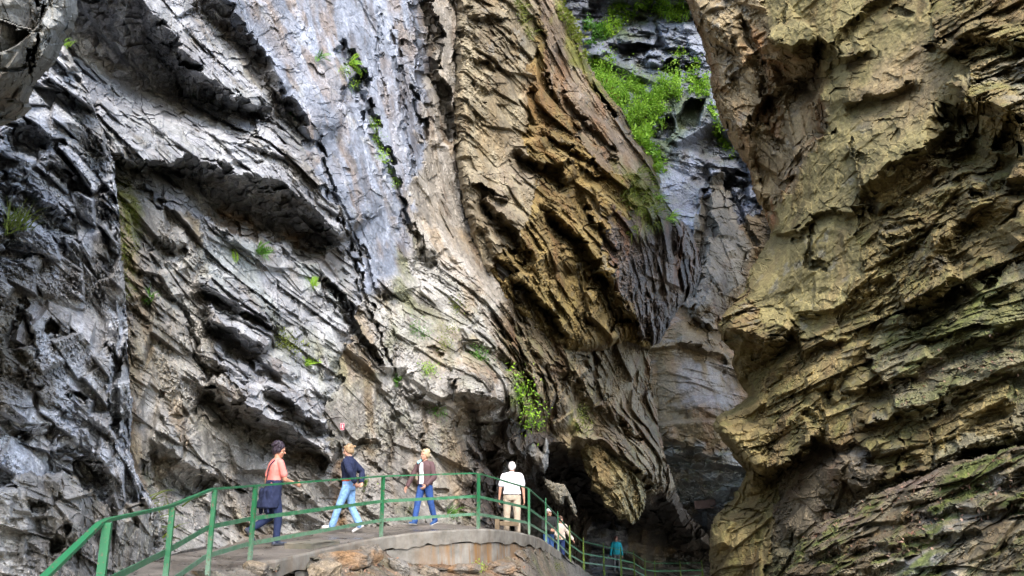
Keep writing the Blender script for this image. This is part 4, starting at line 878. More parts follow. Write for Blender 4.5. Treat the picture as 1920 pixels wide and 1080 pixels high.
tag(bpy.data.objects['bank'], 'bank of broken rusty rock falling away below the path', 'bank', kind='structure')
# ------------------------------------------------------------------ people
from mathutils.bvhtree import BVHTree
def bvh_of(o):
    me = o.data; return BVHTree.FromPolygons([v.co[:] for v in me.vertices], [p.vertices[:] for p in me.polygons])
PATH_BVH = bvh_of(path)
def path_z(x, y):
    h = PATH_BVH.ray_cast(Vector((x, y, 6)), Vector((0, 0, -1)))
    return h[0].z if h[0] else 0
def capsule(bm, a, b, ra, rb, n=12, flat=1.0, fdir=None):
    a, b = Vector(a), Vector(b); d = b-a; L = d.length
    if L < 1e-5: d = Vector((0, 0, 1)); L = 1e-5
    d = d/L; s = d.cross(Vector((0, 1, 0)) if abs(d.y) < .9 else Vector((1, 0, 0))).normalized(); u = s.cross(d)
    if fdir is not None:
        u = (Vector(fdir)-d*d.dot(Vector(fdir))).normalized(); s = d.cross(u)
    rings = []
    for k in range(4): t = -math.pi/2+k/3*math.pi/2*.98+.03; rings.append((a+d*ra*math.sin(t), ra*math.cos(t)))
    for k in range(4): t = k/3*math.pi/2*.98; rings.append((b+d*rb*math.sin(t), rb*math.cos(t)))
    R = [[bm.verts.new(c+(s*math.cos(2*math.pi*q/n)+u*math.sin(2*math.pi*q/n)*flat)*r) for q in range(n)] for c, r in rings]
    for i in range(len(R)-1):
        for q in range(n): bm.faces.new([R[i][q], R[i][(q+1) % n], R[i+1][(q+1) % n], R[i+1][q]])
    bm.faces.new(R[0][::-1]); bm.faces.new(R[-1])
def ellip(bm, c, r, rot=None, n=16):
    q = bmesh.ops.create_uvsphere(bm, u_segments=n, v_segments=n//2+2, radius=1)['verts']
    for v in q:
        p = Vector((v.co.x*r[0], v.co.y*r[1], v.co.z*r[2]))
        v.co = (rot @ p if rot else p)+Vector(c)
def loft(bm, rings, n=20, power=2.4):
    """rings of (centre, half width, half depth, yaw)"""
    R = []
    for c, rx, ry, yaw in rings:
        c = Vector(c); row = []
        for q in range(n):
            t = 2*math.pi*q/n; ct, st = math.cos(t), math.sin(t)
            x = rx*math.copysign(abs(ct)**(2/power), ct); y = ry*math.copysign(abs(st)**(2/power), st)
            row.append(bm.verts.new(c+Vector((x*math.cos(yaw)-y*math.sin(yaw), x*math.sin(yaw)+y*math.cos(yaw), 0))))
        R.append(row)
    for i in range(len(R)-1):
        for q in range(n): bm.faces.new([R[i][q], R[i][(q+1) % n], R[i+1][(q+1) % n], R[i+1][q]])
    bm.faces.new(R[0][::-1]); bm.faces.new(R[-1])
def fuse(name, bm, mat, parent, vox, smooth_it=3, folds=0, fseed=0):
    """merge the overlapping volumes into one continuous skin"""
    me = bpy.data.meshes.new(name+'_shape'); bmesh.ops.recalc_face_normals(bm, faces=bm.faces); bm.to_mesh(me); bm.free()
    o = bpy.data.objects.new(name+'_shape', me); COL.objects.link(o)
    md = o.modifiers.new('r', 'REMESH'); md.mode = 'VOXEL'; md.voxel_size = vox
    sm = o.modifiers.new('s', 'SMOOTH'); sm.iterations = smooth_it; sm.factor = .5
    dg = bpy.context.evaluated_depsgraph_get(); dg.update()
    m2 = bpy.data.meshes.new_from_object(o.evaluated_get(dg)); m2.name = name
    bpy.data.objects.remove(o); bpy.data.meshes.remove(me)
    if folds:
        n = len(m2.vertices); P = np.empty(n*3, np.float32); m2.vertices.foreach_get('co', P); P = P.reshape(-1, 3)
        nr = np.empty(n*3, np.float32); m2.vertices.foreach_get('normal', nr); nr = nr.reshape(-1, 3)
        q = P*np.array([9, 9, 4.5])+fseed; d = fbm(q, 3, fseed)
        d = folds*(1-2*np.abs(d))*1.0
        P = P+nr*d[:, None]; m2.vertices.foreach_set('co', P.ravel()); m2.update()
    m2.materials.clear(); m2.materials.append(mat)
    for p in m2.polygons: p.use_smooth = True
    r = bpy.data.objects.new(name, m2); COL.objects.link(r); r.parent = parent
    return r
def cloth(name, col, var=.12, rough=.85): return simple(name, col, rough=rough, spec=.25, var=var, scale=22, bump=.25, dist=.006)
SKIN = simple('skin', (.50, .27, .19), rough=.5, var=.06, scale=20, bump=.03)
SKIN_TAN = simple('tanned skin', (.42, .215, .14), rough=.5, var=.06, scale=20, bump=.03)

def person(label, loc2, H, face, sp, group='visitors walking along the gorge path'):
    """sp: pose and clothing. local frame: +y ahead, +x the person's right"""
    x, y = loc2
    root = empty('person', (x, y, path_z(x, y)), label, 'person', group, rz=-face)
    vox = sp.get('vox', .007)
    w = sp.get('build', 1.0)
    def dirv(p, o, s): p, o = R_(p), R_(o); return Vector((s*math.sin(o), math.sin(p)*math.cos(o), -math.cos(p)*math.cos(o)))
    TH, SHN = .245*H, .235*H
    lean = R_(sp.get('lean', 3))
    legs = {}
    for s, key in ((1, 'R'), (-1, 'L')):
        th, kn, foot = sp['leg'+key][:3]; out = sp['leg'+key][3] if len(sp['leg'+key]) > 3 else 2
        hip = Vector((s*.052*H*w, 0, 0)); knee = hip+dirv(th, out, s)*TH; ank = knee+dirv(th-kn, out*.5, s)*SHN
        legs[key] = (hip, knee, ank, foot)
    def heel_low(l):
        f = R_(l[3]); return min(l[2].z-.035*H, l[2].z-.035*H*math.cos(f)-.11*H*math.sin(f))
    hz = -min(heel_low(l) for l in legs.values())+.004
    up = Vector((0, 0, hz))
    legs = {k: (a+up, b_+up, c+up, f) for k, (a, b_, c, f) in legs.items()}
    def T(h, fwd=0, side=0):                              # point on the leaning spine, h above the hips
        return Vector((side, math.sin(lean)*h+fwd, hz+math.cos(lean)*h))
    sw = R_(sp.get('twist', 0))
    sh_w = .106*H*w*sp.get('sh', 1)
    sh = {s: T(.276*H)+Vector((s*sh_w*math.cos(sw), -s*sh_w*math.sin(sw)*-1, 0)) for s in (1, -1)}
    arms = {}
    for s, key in ((1, 'R'), (-1, 'L')):
        p1, o1, p2, o2 = sp['arm'+key]
        el = sh[s]+dirv(p1, o1, s)*.172*H; wr = el+dirv(p2, o2, s)*.145*H
        arms[key] = (sh[s], el, wr, s)
    nk = T(.315*H); nb = T(.30*H); hy = R_(sp.get('head', 0)); hp = R_(sp.get('nod', 0))
    hc = T(.405*H, .012*H)
    rot = Matrix.Rotation(-hy, 3, 'Z') @ Matrix.Rotation(-hp, 3, 'X')
    def hd(x_, y_, z_): return hc+rot @ Vector((x_*H, y_*H, z_*H))
    # ---- body: one skin from crown to toe
    bm = bmesh.new()
    tor = [(-.03, .085, .058), (.03, .094, .064), (.09, .084, .056), (.15, .082, .058), (.21, .096, .066), (.26, .100, .062), (.30, .068, .048), (.325, .034, .036)]
    def torso(bm, infl=0, lo=-.04, hi=.33, bulge=0):
        loft(bm, [(T(h*H, 0 if h > .1 else -.004*H), rx*H*w+infl, ry*H*w*(1+bulge*math.exp(-((h-.08)/.08)**2))+infl, sw*(h/.3)) for h, rx, ry in tor if lo <= h <= hi])
    torso(bm)
    for key, (a, b_, c, f) in legs.items():
        capsule(bm, a, b_, .052*H*w, .034*H*w); capsule(bm, b_, c, .033*H*w, .021*H)
        capsule(bm, b_+(c-b_)*.1+Vector((0, -.008*H, 0)), b_+(c-b_)*.5, .024*H, .024*H)
        fd = Vector((0, math.cos(R_(f)), -math.sin(R_(f)))); capsule(bm, c+Vector((0, -.01*H, -.012*H)), c+fd*.07*H-Vector((0, math.sin(R_(f)), math.cos(R_(f))))*.017*H, .015*H, .011*H)
    for key, (a, b_, c, s) in arms.items():
        capsule(bm, nb, a, .030*H, .026*H*w); capsule(bm, a, b_, .030*H*w, .024*H); capsule(bm, b_, c, .023*H, .0155*H)
        d = (c-b_).normalized(); inw = Vector((-s, 0, 0)); inw = (inw-d*d.dot(inw)).normalized(); fw = d.cross(inw)*1.0
        if fw.y < 0: fw = -fw
        hand_n = inw                                       # palm faces the body
        capsule(bm, c, c+d*.045*H, .017*H, .022*H, flat=.55, fdir=hand_n)
        for q, (off, ln) in enumerate(((-.017, .036), (-.006, .042), (.006, .040), (.016, .031))):
            k0 = c+d*.055*H-fw*off*H; k1 = k0+(d*.86+hand_n*.3).normalized()*ln*H*.5; k2 = k1+(d*.55+hand_n*.75).normalized()*ln*H*.55
            capsule(bm, k0, k1, .0062*H, .0056*H, n=8); capsule(bm, k1, k2, .0056*H, .0046*H, n=8)
        t0 = c+d*.018*H+fw*.016*H; t1 = t0+(d*.6+fw*.7+hand_n*.15).normalized()*.026*H; capsule(bm, t0, t1, .0075*H, .0065*H, n=8)
        capsule(bm, t1, t1+(d*.85+fw*.2+hand_n*.35).normalized()*.018*H, .0062*H, .005*H, n=8)
    capsule(bm, nk, hd(0, -.008, -.035), .031*H, .029*H)
    ellip(bm, hd(0, -.004, .012), (.0455*H, .056*H, .056*H), rot); ellip(bm, hd(0, .012, -.030), (.036*H, .040*H, .042*H), rot); ellip(bm, hd(0, .030, -.054), (.020*H, .020*H, .016*H), rot)
    capsule(bm, hd(0, .049, .004), hd(0, .062, -.016), .005*H, .0075*H, n=8)                     # nose
    capsule(bm, hd(-.022, .046, .012), hd(.022, .046, .012), .007*H, .007*H, n=8)                # brow
    capsule(bm, hd(-.010, .0495, -.035), hd(.010, .0495, -.035), .0045*H, .0045*H, n=8)          # lips
    for s in (1, -1): ellip(bm, hd(s*.046, -.004, -.008), (.007*H, .014*H, .019*H), rot, 10); ellip(bm, hd(s*.024, .036, -.022), (.013*H, .011*H, .013*H), rot, 10)
    body = fuse('body', bm, sp.get('skin', SKIN), root, vox*.85, 2)
    # eyes
    for s in (1, -1):
        bm = bmesh.new(); ellip(bm, hd(s*.0175, .0465, .001), (.0068*H, .004*H, .0042*H), rot, 10); bm_obj('eye', bm, EYE, body, smooth=True)
    # ---- hair
    bm = bmesh.new(); hr = sp.get('hair', {}); t_ = hr.get('t', .010)
    ellip(bm, hd(0, -.014, .024), ((.0455+t_)*H, (.050+t_)*H, (.048+t_)*H), rot)
    ellip(bm, hd(0, -.034, -.004), ((.040+t_)*H, (.030+t_)*H, (.046+t_*.6)*H), rot)
    if hr.get('fringe', 1): capsule(bm, hd(-.022, .033, .050), hd(.024, .030, .052), .011*H, .012*H); 
    for s in (1, -1): ellip(bm, hd(s*.041, -.010, .006), (.013*H, .026*H, (.030+t_)*H), rot, 10)
    if hr.get('long'): ellip(bm, hd(0, -.038, -.05), (.036*H, .022*H, .05*H), rot)
    for k in range(hr.get('tuft', 0)):
        an = rng.uniform(0, 6.28); el = rng.uniform(.1, 1.3)
        ellip(bm, hd(.05*math.cos(an)*math.cos(el), -.016+.052*math.sin(an)*math.cos(el)-.012, .026+.054*math.sin(el)), ((.008+.012*rng.random())*H, (.008+.012*rng.random())*H, .014*H), rot, 8)
    fuse('hair', bm, hr['mat'], root, vox*.9, 1, folds=hr.get('fold', .006), fseed=3)
    # ---- trousers
    tr = sp['trousers']; bm = bmesh.new()
    loft(bm, [(T(h*H, -.004*H), rx*H*w+.012, ry*H*w+.012, 0) for h, rx, ry in [(-.05, .070, .056), (-.02, .088, .062), (.03, .094, .065), (.075, .086, .058)]])
    for key, (a, b_, c, f) in legs.items():
        capsule(bm, a-Vector((0, 0, .012*H)), b_, .056*H*w, .040*H*w); hem = b_+(c-b_)*.97
        capsule(bm, b_, hem, .039*H*w, tr.get('hem', .032)*H)
    fuse('trousers', bm, tr['mat'], root, vox, 2, folds=.007, fseed=11)
    # ---- upper clothing
    tp = sp['top']; bm = bmesh.new(); nm = tp.get('name', 'shirt')
    lo = tp.get('lo', .04); ifl = tp.get('infl', .014)
    rings = [(h, rx, ry) for h, rx, ry in tor if h >= lo-.001 and h < .31]
    rings = [(lo-.012, .094, .066)]+rings
    loft(bm, [(T(h*H), rx*H*w+ifl, ry*H*w+ifl+tp.get('belly', 0)*math.exp(-((h-.1)/.07)**2), sw*(h/.3)) for h, rx, ry in rings]+[(T(.318*H), .044*H, .042*H, sw)])
    for key, (a, b_, c, s) in arms.items():
        capsule(bm, nb, a+(nb-a)*.05, .033*H+ifl*.5, .027*H*w+ifl*.5)
        if tp.get('sleeve', 'long') == 'long':
            capsule(bm, a, b_, .033*H*w+ifl*.4, .029*H+ifl*.4); capsule(bm, b_, b_+(c-b_)*.92, .029*H+ifl*.4, .023*H+ifl*.3)
        else: capsule(bm, a, a+(b_-a)*.68, .031*H*w+ifl*.35, .033*H+ifl*.6)
    if tp.get('collar'): loft(bm, [(T(.298*H), .052*H, .050*H, 0), (T(.335*H, .004*H), .041*H, .041*H, 0)], n=16)
    top = fuse(nm, bm, tp['mat'], root, vox, 2, folds=tp.get('fold', .008), fseed=23)
    # ---- shoes
    for key, (a, b_, c, f) in legs.items():
        bm = bmesh.new(); fr = R_(f); fd = Vector((0, math.cos(fr), -math.sin(fr))); un = Vector((0, math.sin(fr), math.cos(fr)))
        heel = c-un*.016*H-fd*.018*H; toe = c-un*.019*H+fd*.098*H
        capsule(bm, heel, toe, .026*H, .021*H, flat=.75, fdir=un); capsule(bm, c+un*.006*H, c+fd*.03*H-un*.01*H, .028*H, .024*H)
        shoe = fuse('shoe', bm, sp['shoes'], root, vox, 1)
        bm = bmesh.new(); capsule(bm, heel-un*.017*H, toe-un*.014*H, .027*H, .024*H, flat=.25, fdir=un); bm_obj('sole', bm, sp.get('sole', SOLE), shoe, smooth=True)
    return root, dict(T=T, hd=hd, rot=rot, legs=legs, arms=arms, vox=vox, H=H, w=w, sh=sh, tor=tor, sw=sw)

EYE = simple('eye', (.05, .035, .03), rough=.2, var=.02)
SOLE = simple('pale rubber', (.45, .45, .44), var=.1); SOLE_D = simple('dark rubber', (.05, .05, .055), var=.1)
DENIM = cloth('dark denim', (.022, .040, .12)); NAVY = cloth('navy fabric', (.016, .022, .055)); LIGHT_DENIM = cloth('washed light denim', (.20, .36, .62), .3)
def px_spot(u, v, D): p = at_depth(u, v, D); return p.x, p.y
AZ = math.atan2

# 1 woman in pink
x, y = px_spot(505, 1010, 13.1)
H1 = 1.67
r, g = person('woman seen from behind in a pink short-sleeved top, navy jacket tied round her waist', (x, y), H1, R_(52), dict(
    legR=(12, 14, 2), legL=(4, 62, 50), armR=(18, 6, 74, -18), armL=(-12, 12, 8, 8), lean=4, head=28, nod=12, sh=.94,
    hair=dict(mat=simple('dark plum hair', (.028, .020, .030), rough=.45, var=.4, scale=40, bump=.5), t=.006, tuft=60, fold=.014, fringe=0), skin=SKIN_TAN,
    trousers=dict(mat=cloth('dark blue trousers', (.018, .028, .075)), hem=.030), top=dict(mat=cloth('pink jersey', (.72, .23, .20), .1), sleeve='short', infl=.010, lo=.09, fold=.006),
    shoes=cloth('grey blue trainers', (.05, .06, .085), .5), sole=SOLE_D))
T, H = g['T'], H1
bm = bmesh.new()
loft(bm, [(T(-.155*H, -.03*H), .118*H, .098*H, .1), (T(-.10*H, -.022*H), .117*H, .098*H, 0), (T(-.03*H, -.012*H), .106*H, .086*H, 0), (T(.04*H), .103*H, .076*H, 0), (T(.088*H), .094*H, .068*H, 0), (T(.105*H), .088*H, .062*H, 0)], n=28)
for sx in (-.08, .07, .02): capsule(bm, T(.0, -.07*H, sx*H), T(-.20*H, -.055*H, sx*1.25*H), .03*H, .012*H)
fuse('tied_jacket', bm, NAVY, r, .007, 1, folds=.016, fseed=31)
bm = bmesh.new(); pts = [T(.31*H, -.045*H, .055*H), T(.25*H, -.083*H, .035*H), T(.18*H, -.078*H, -.005*H), T(.10*H, -.06*H, -.05*H)]
for a, b_ in zip(pts, pts[1:]): box_between(bm, a, b_, .022, .006, up=Vector((0, 1, 0)))
bm_obj('bag_strap', bm, NAVY, r)

# 2 woman in the navy jacket
x, y = px_spot(650, 990, 15.4); H = 1.66
CORAL = cloth('orange red jersey', (.72, .075, .03))
r, g = person('blonde woman in navy jacket and pale jeans striding left, hands clasped behind her back', (x, y), H, R_(-80), dict(
    legR=(-6, 22, 28), legL=(20, 2, -6), armR=(-40, 30, -14, -34), armL=(-38, 32, -18, -30), lean=2, head=-10, nod=10,
    hair=dict(mat=simple('fair hair', (.30, .205, .115), rough=.45, var=.35, scale=40, bump=.5), t=.007, long=0, tuft=4),
    trousers=dict(mat=LIGHT_DENIM, hem=.040), top=dict(name='jacket', mat=NAVY, infl=.026, lo=.09, collar=1, fold=.013), shoes=cloth('white trainers', (.62, .62, .62)), sole=SOLE))
T = g['T']
bm = bmesh.new(); loft(bm, [(T(.055*H), .104*H, .077*H, 0), (T(.07*H), .103*H, .075*H, 0), (T(.11*H), .094*H, .068*H, 0)], n=24); fuse('shirt', bm, CORAL, r, .007, 1, folds=.006)
bm = bmesh.new(); hd = g['hd']
for s in (1, -1): ellip(bm, hd(s*.022, .044, .046), (.017*H, .006*H, .012*H), g['rot'], 10)
capsule(bm, hd(-.045, .01, .05), hd(.045, .01, .05), .004, .004, n=6)
bm_obj('sunglasses', bm, simple('brown lens', (.10, .05, .045), rough=.2, var=.05), r, smooth=True)

# 3 woman in brown
x, y = px_spot(795, 983, 17.1); H = 1.61
WHITE = cloth('white cotton', (.70, .70, .74), .06); BROWN = cloth('plum brown fleece', (.105, .062, .066))
r, g = person('short-haired blonde woman in open plum-brown jacket over a white top and blue jeans', (x, y), H, R_(-152), dict(
    legR=(16, 6, -4, 4), legL=(-12, 12, 14, 4), armR=(14, 24, 18, 20), armL=(-4, 12, 40, -26), lean=2, head=14, nod=0,
    hair=dict(mat=simple('pale blonde hair', (.42, .33, .20), rough=.45, var=.3, scale=40, bump=.5), t=.009, tuft=6),
    trousers=dict(mat=cloth('blue denim', (.03, .075, .24), .25), hem=.036), top=dict(name='jacket', mat=BROWN, infl=.022, lo=.03, collar=0, fold=.010), shoes=cloth('blue trainers', (.03, .075, .20)), sole=SOLE))
T = g['T']; w = 1
bm = bmesh.new()
prof = [(.02, .030), (.08, .036), (.15, .034), (.22, .030), (.27, .022), (.30, .014)]
rows = []
for h, hw in prof:
    ry = float(np.interp(h, [q[0] for q in g['tor']], [q[2] for q in g['tor']]))*H+.030
    row = []
    for k in range(7):
        t = (k/6-.5)*2; xx = t*hw*H+.008*H; row.append(bm.verts.new(T(h*H)+Vector((xx, ry*math.sqrt(max(0, 1-(xx/(.11*H))**2))*.99+.016, 0))))
    row2 = [bm.verts.new(v.co-Vector((0, .03, 0))) for v in row]; rows.append((row, row2))
for (a, a2), (c, c2) in zip(rows, rows[1:]):
    for k in range(6): bm.faces.new([a[k], a[k+1], c[k+1], c[k]])
    for k in (0, 6): bm.faces.new([a[k], c[k], c2[k], a2[k]] if k == 0 else [a[k], a2[k], c2[k], c[k]])
bm_obj('shirt', bm, WHITE, r, smooth=True)
bm = bmesh.new(); capsule(bm, T(.325*H, .02*H, .055*H), T(.30*H, .05*H, .075*H), .022*H, .020*H); capsule(bm, T(.325*H, .02*H, .05*H), T(.33*H, -.03*H, .03*H), .016*H, .016*H)
fuse('scarf', bm, cloth('pale turquoise cloth', (.28, .58, .66)), r, .007, 1, folds=.004)
bm = bmesh.new(); capsule(bm, T(.318*H, .03*H, .035*H), T(.26*H, .075*H, .034*H), .014, .010, n=8); capsule(bm, T(.318*H, .03*H, -.035*H), T(.26*H, .075*H, -.026*H), .016, .010, n=8)
bm_obj('lapel', bm, BROWN, r, smooth=True)

# 4 man in white shirt
x, y = px_spot(960, 995, 19.5); H = 1.76
BEIGE = cloth('beige cotton trousers', (.42, .35, .27), .1)
r, g = person('white-haired man seen from behind in a white short-sleeved shirt and beige trousers', (x, y), H, R_(2), dict(
    legR=(-3, 4, 2, 3), legL=(3, 3, 2, 3), armR=(-2, 15, 8, 4), armL=(0, 17, 10, 6), lean=1, head=4, nod=4, build=1.16, sh=.93,
    hair=dict(mat=simple('white hair', (.60, .57, .55), rough=.5, var=.15, scale=40, bump=.4), t=.002, fringe=0), skin=SKIN,
    trousers=dict(mat=BEIGE, hem=.038), top=dict(mat=cloth('white shirt', (.80, .80, .86), .05), sleeve='short', infl=.026, lo=.045, collar=1, fold=.012), shoes=cloth('dark brown leather', (.05, .032, .025), rough=.5), sole=SOLE_D))
T = g['T']; bm = bmesh.new(); loft(bm, [(T(.022*H), .094*H*1.16+.022, .066*H*1.16+.024, 0), (T(.042*H), .094*H*1.16+.020, .066*H*1.16+.022, 0)], n=28, power=2.3)
bm_obj('belt', bm, simple('dark leather', (.02, .018, .018)), r, smooth=True)

# 5, 6 couple coming up the steps
x, y = px_spot(1029, 1062, 26.2); H = 1.74
DARK = cloth('dark grey jacket', (.022, .024, .024))
r, g = person('man in white cap and dark jacket climbing the steps behind the railing', (x, y), H, R_(150), dict(
    vox=.010, legR=(8, 16, 0), legL=(-2, 8, 2), armR=(10, 14, 75, -40), armL=(12, 14, 80, -46), lean=4, head=0, nod=6, build=1.1,
    hair=dict(mat=simple('grey hair', (.3, .28, .27)), t=.003, fringe=0), trousers=dict(mat=cloth('mid blue denim', (.035, .085, .22))), top=dict(name='jacket', mat=DARK, infl=.03, lo=.02, collar=1, fold=.01), shoes=DARK, sole=SOLE_D))
hd = g['hd']; bm = bmesh.new(); ellip(bm, hd(0, -.008, .040), (.054*H, .062*H, .034*H), g['rot']); ellip(bm, hd(0, .066, .030), (.036*H, .032*H, .006*H), g['rot']); fuse('cap', bm, WHITE, r, .008, 1)
x, y = px_spot(1051, 1076, 26.9); H = 1.60
r, g = person('woman in cream jacket resting one hand on the rail beside the man in the cap', (x, y), H, R_(168), dict(
    vox=.010, legR=(10, 18, 0), legL=(-2, 6, 2), armR=(14, 14, 70, -20), armL=(6, 24, 20, 30), lean=8, head=-20, nod=8,
    hair=dict(mat=simple('brown hair', (.07, .04, .025)), t=.012, long=1), trousers=dict(mat=DENIM), top=dict(name='jacket', mat=cloth('cream jacket', (.55, .47, .40), .1), infl=.03, lo=.01, collar=1, fold=.012), shoes=DARK, sole=SOLE_D))

# 7 person in teal further down
x, y = px_spot(1157, 1082, 38.5); H = 1.70
r, g = person('distant red-haired walker in a teal jacket and grey trousers on the lower path', (x, y), H, R_(178), dict(
    vox=.011, legR=(4, 6, 0, 3), legL=(-4, 6, 2, 3), armR=(2, 14, 10, 8), armL=(2, 14, 10, 8), lean=2, head=-4, nod=4,
    hair=dict(mat=simple('auburn hair', (.10, .03, .018)), t=.010, long=1), trousers=dict(mat=cloth('grey trousers', (.10, .10, .10))), top=dict(name='jacket', mat=cloth('teal shell jacket', (.012, .26, .32)), infl=.03, lo=.0, collar=1, fold=.012), shoes=DARK, sole=SOLE_D))
T = g['T']
for s in (1, -1):
    bm = bmesh.new(); capsule(bm, T(.31*H, .03*H, s*.06*H), T(.16*H, .085*H, s*.055*H), .012, .012, n=8); bm_obj('rucksack_strap', bm, DARK, r)
# ------------------------------------------------------------------ plants
def leaf_material(name, col, col2):
    m, nt, b = mat_new(name); L = nt.links
    oi = N_(nt, 'ShaderNodeAttribute', attribute_name='leaf_tone')
    mx = N_(nt, 'ShaderNodeMixRGB'); mx.inputs[1].default_value = (*col, 1); mx.inputs[2].default_value = (*col2, 1); L.new(oi.outputs['Fac'], mx.inputs[0])
    L.new(mx.outputs[0], b.inputs['Base Color']); b.inputs['Roughness'].default_value = .55; b.inputs['Specular IOR Level'].default_value = .3
    tr = N_(nt, 'ShaderNodeBsdfTranslucent'); L.new(mx.outputs[0], tr.inputs[0]); ms = N_(nt, 'ShaderNodeMixShader'); ms.inputs[0].default_value = .3
    out = nt.nodes['Material Output']; L.new(b.outputs[0], ms.inputs[1]); L.new(tr.outputs[0], ms.inputs[2]); L.new(ms.outputs[0], out.inputs[0])
    return m
M['leaf'] = leaf_material('bright leaves', (.11, .26, .02), (.36, .56, .055)); M['leaf_dark'] = leaf_material('dark leaves', (.04, .13, .018), (.13, .30, .04)); M['grass'] = leaf_material('olive grass', (.085, .12, .016), (.20, .24, .04)); M['litter'] = leaf_material('dead leaves', (.22, .095, .055), (.34, .24, .17))
class Leaves:
    def __init__(s): s.v = []; s.f = []; s.t = []
    def leaf(s, p, d, n, L, W, tone):
        """a folded pointed leaf from p along d"""
        d = d.normalized(); n = (n-d*n.dot(d)).normalized() if abs(n.normalized().dot(d)) < .98 else d.orthogonal().normalized(); x = d.cross(n)
        b = len(s.v)
        s.v += [p, p+d*L*.45+x*W*.5+n*L*.04, p+d*L-n*L*.12, p+d*L*.45-x*W*.5+n*L*.04, p+d*L*.5-n*L*.03]
        s.f += [(b, b+1, b+4), (b+1, b+2, b+4), (b+2, b+3, b+4), (b+3, b, b+4)]; s.t += [tone]*5
    def blade(s, p, d, up, L, W, tone, droop):
        b = len(s.v); x = d.cross(up).normalized() if d.cross(up).length > .05 else Vector((1, 0, 0)); q = p; n = 3; dd = d.normalized()
        rows = []
        for k in range(n+1):
            w = W*(1-k/(n+.2)); rows.append(len(s.v)); s.v += [q-x*w/2, q+x*w/2]; s.t += [tone]*2
            q = q+dd*L/n; dd = (dd+Vector((0, 0, -droop))).normalized()
        for k in range(n): a = rows[k]; s.f += [(a, a+1, a+3), (a, a+3, a+2)]
    def build(s, name, mat, parent=None, origin=None):
        o0 = Vector(origin) if origin is not None else Vector((0, 0, 0))
        o = link_mesh(name, [list(v-o0) for v in s.v], s.f, mat, parent=parent, extra={'leaf_tone': s.t})
        if parent is None: o.location = o0
        return o
rr = random.Random(11)
def rv(k=1): return Vector((rr.gauss(0, k), rr.gauss(0, k), rr.gauss(0, k)))
def fern(name, wallname, u, v, size, label, mat='leaf', n=9, cat='fern', group=None):
    p, nn = on_wall(wallname, u, v, .01); L = Leaves()
    for k in range(n):
        d = (nn*.8+rv(.55)+Vector((0, 0, .35))).normalized(); q = p+rv(size*.08); dd = d; ln = size*rr.uniform(.6, 1.1); m = 9
        side = d.cross(nn+Vector((0, 0, .3))).normalized() if d.cross(nn).length > .1 else Vector((1, 0, 0)); tone = rr.uniform(.1, .9)
        for j in range(m):
            q2 = q+dd*ln/m; w = ln*.26*math.sin(math.pi*(.12+.86*(j+.5)/m))
            for s in (1, -1): L.leaf(q, (side*s+dd*.5).normalized(), dd.cross(side), w, w*.42, min(1, max(0, tone+rr.uniform(-.2, .2))))
            q = q2; dd = (dd+Vector((0, 0, -.11))).normalized()
    r = empty(name, p, label, cat, group); L.build('fronds', M[mat], r, p); return r
def tuft(name, wallname, u, v, size, label, mat='grass', n=40, cat='grass tuft', group=None, spread=.35):
    p, nn = on_wall(wallname, u, v, .0); L = Leaves()
    for k in range(n):
        q = p+rv(size*spread*.5); d = (nn*.9+rv(.5)+Vector((0, 0, .7)))
        L.blade(q, d, nn, size*rr.uniform(.5, 1.1), size*.05, rr.random(), .35)
    o = L.build(name, M[mat], None, p); tag(o, label, cat, group); return o
def bushy(name, wallname, pts, size, label, mat='leaf', n=120, cat='plant', group=None):
    """leafy plant rooted along a few cracks"""
    L = Leaves(); p0 = None
    for (u, v) in pts:
        p, nn = on_wall(wallname, u, v, .02); p0 = p0 or p
        for k in range(4*n//len(pts)):
            q = p+rv(size*.25)+nn*abs(rr.gauss(0, size*.15)); d = (nn*.5+rv(.7)+Vector((0, 0, -.1)))
            L.leaf(q, d, (nn+Vector((0, 0, .8))+rv(.3)), size*rr.uniform(.07, .15), size*.065, min(1, max(0, rr.gauss(.5, .3))))
    r = empty(name, p0, label, cat, group); L.build('foliage', M[mat], r, p0); return r
BUT, WL, WM, WF, WR, RUB = 'cliff_left_buttress', 'cliff_left_wall', 'cliff_middle_wall', 'cliff_far_wall', 'cliff_right_wall', 'rubble_slope'
G1 = 'small plants rooted in the left cliff'
tuft('grass_tuft', BUT, 26, 425, .34, 'drooping grass tuft high on the left buttress', n=60, group=G1)
tuft('grass_tuft', BUT, 120, 86, .2, 'tiny grass tuft on the tip of the left buttress', 'leaf', 24, group=G1)
fern('fern', WL, 652, 118, .62, 'fern on the steep blue-grey slab near the top of the cliff', group=G1, n=12)
fern('fern', WL, 597, 108, .42, 'fern on the rounded edge of the great upper slab', 'leaf_dark', group=G1)
bushy('crevice_plant', WL, [(640, 135), (652, 160)], .5, 'leafy plant in the dark pocket high in the slab crack', group=G1, n=80)
bushy('crevice_plant', WL, [(690, 235), (700, 262), (712, 290)], .5, 'trailing plant in the middle of the steep slab crack', group=G1, n=130)
bushy('crevice_plant', WL, [(727, 320), (735, 345)], .34, 'small trailing plant low in the steep slab crack', group=G1, n=60)
fern('fern', WL, 434, 467, .36, 'fern on the pale ledge under the long dark recess', group=G1); fern('fern', WL, 480, 474, .5, 'larger fern right of the pale ledge under the recess', 'leaf_dark', group=G1, n=11)
fern('fern', WL, 585, 540, .36, 'lone fern beside the split boulder right of the recess', group=G1, n=7)
fern('fern', WL, 570, 684, .42, 'bright fern above the stacked plates left of the big crack', group=G1); bushy('crevice_plant', WL, [(515, 640), (545, 655)], .5, 'yellow-green plant above the layered plates', 'grass', group=G1, n=90)
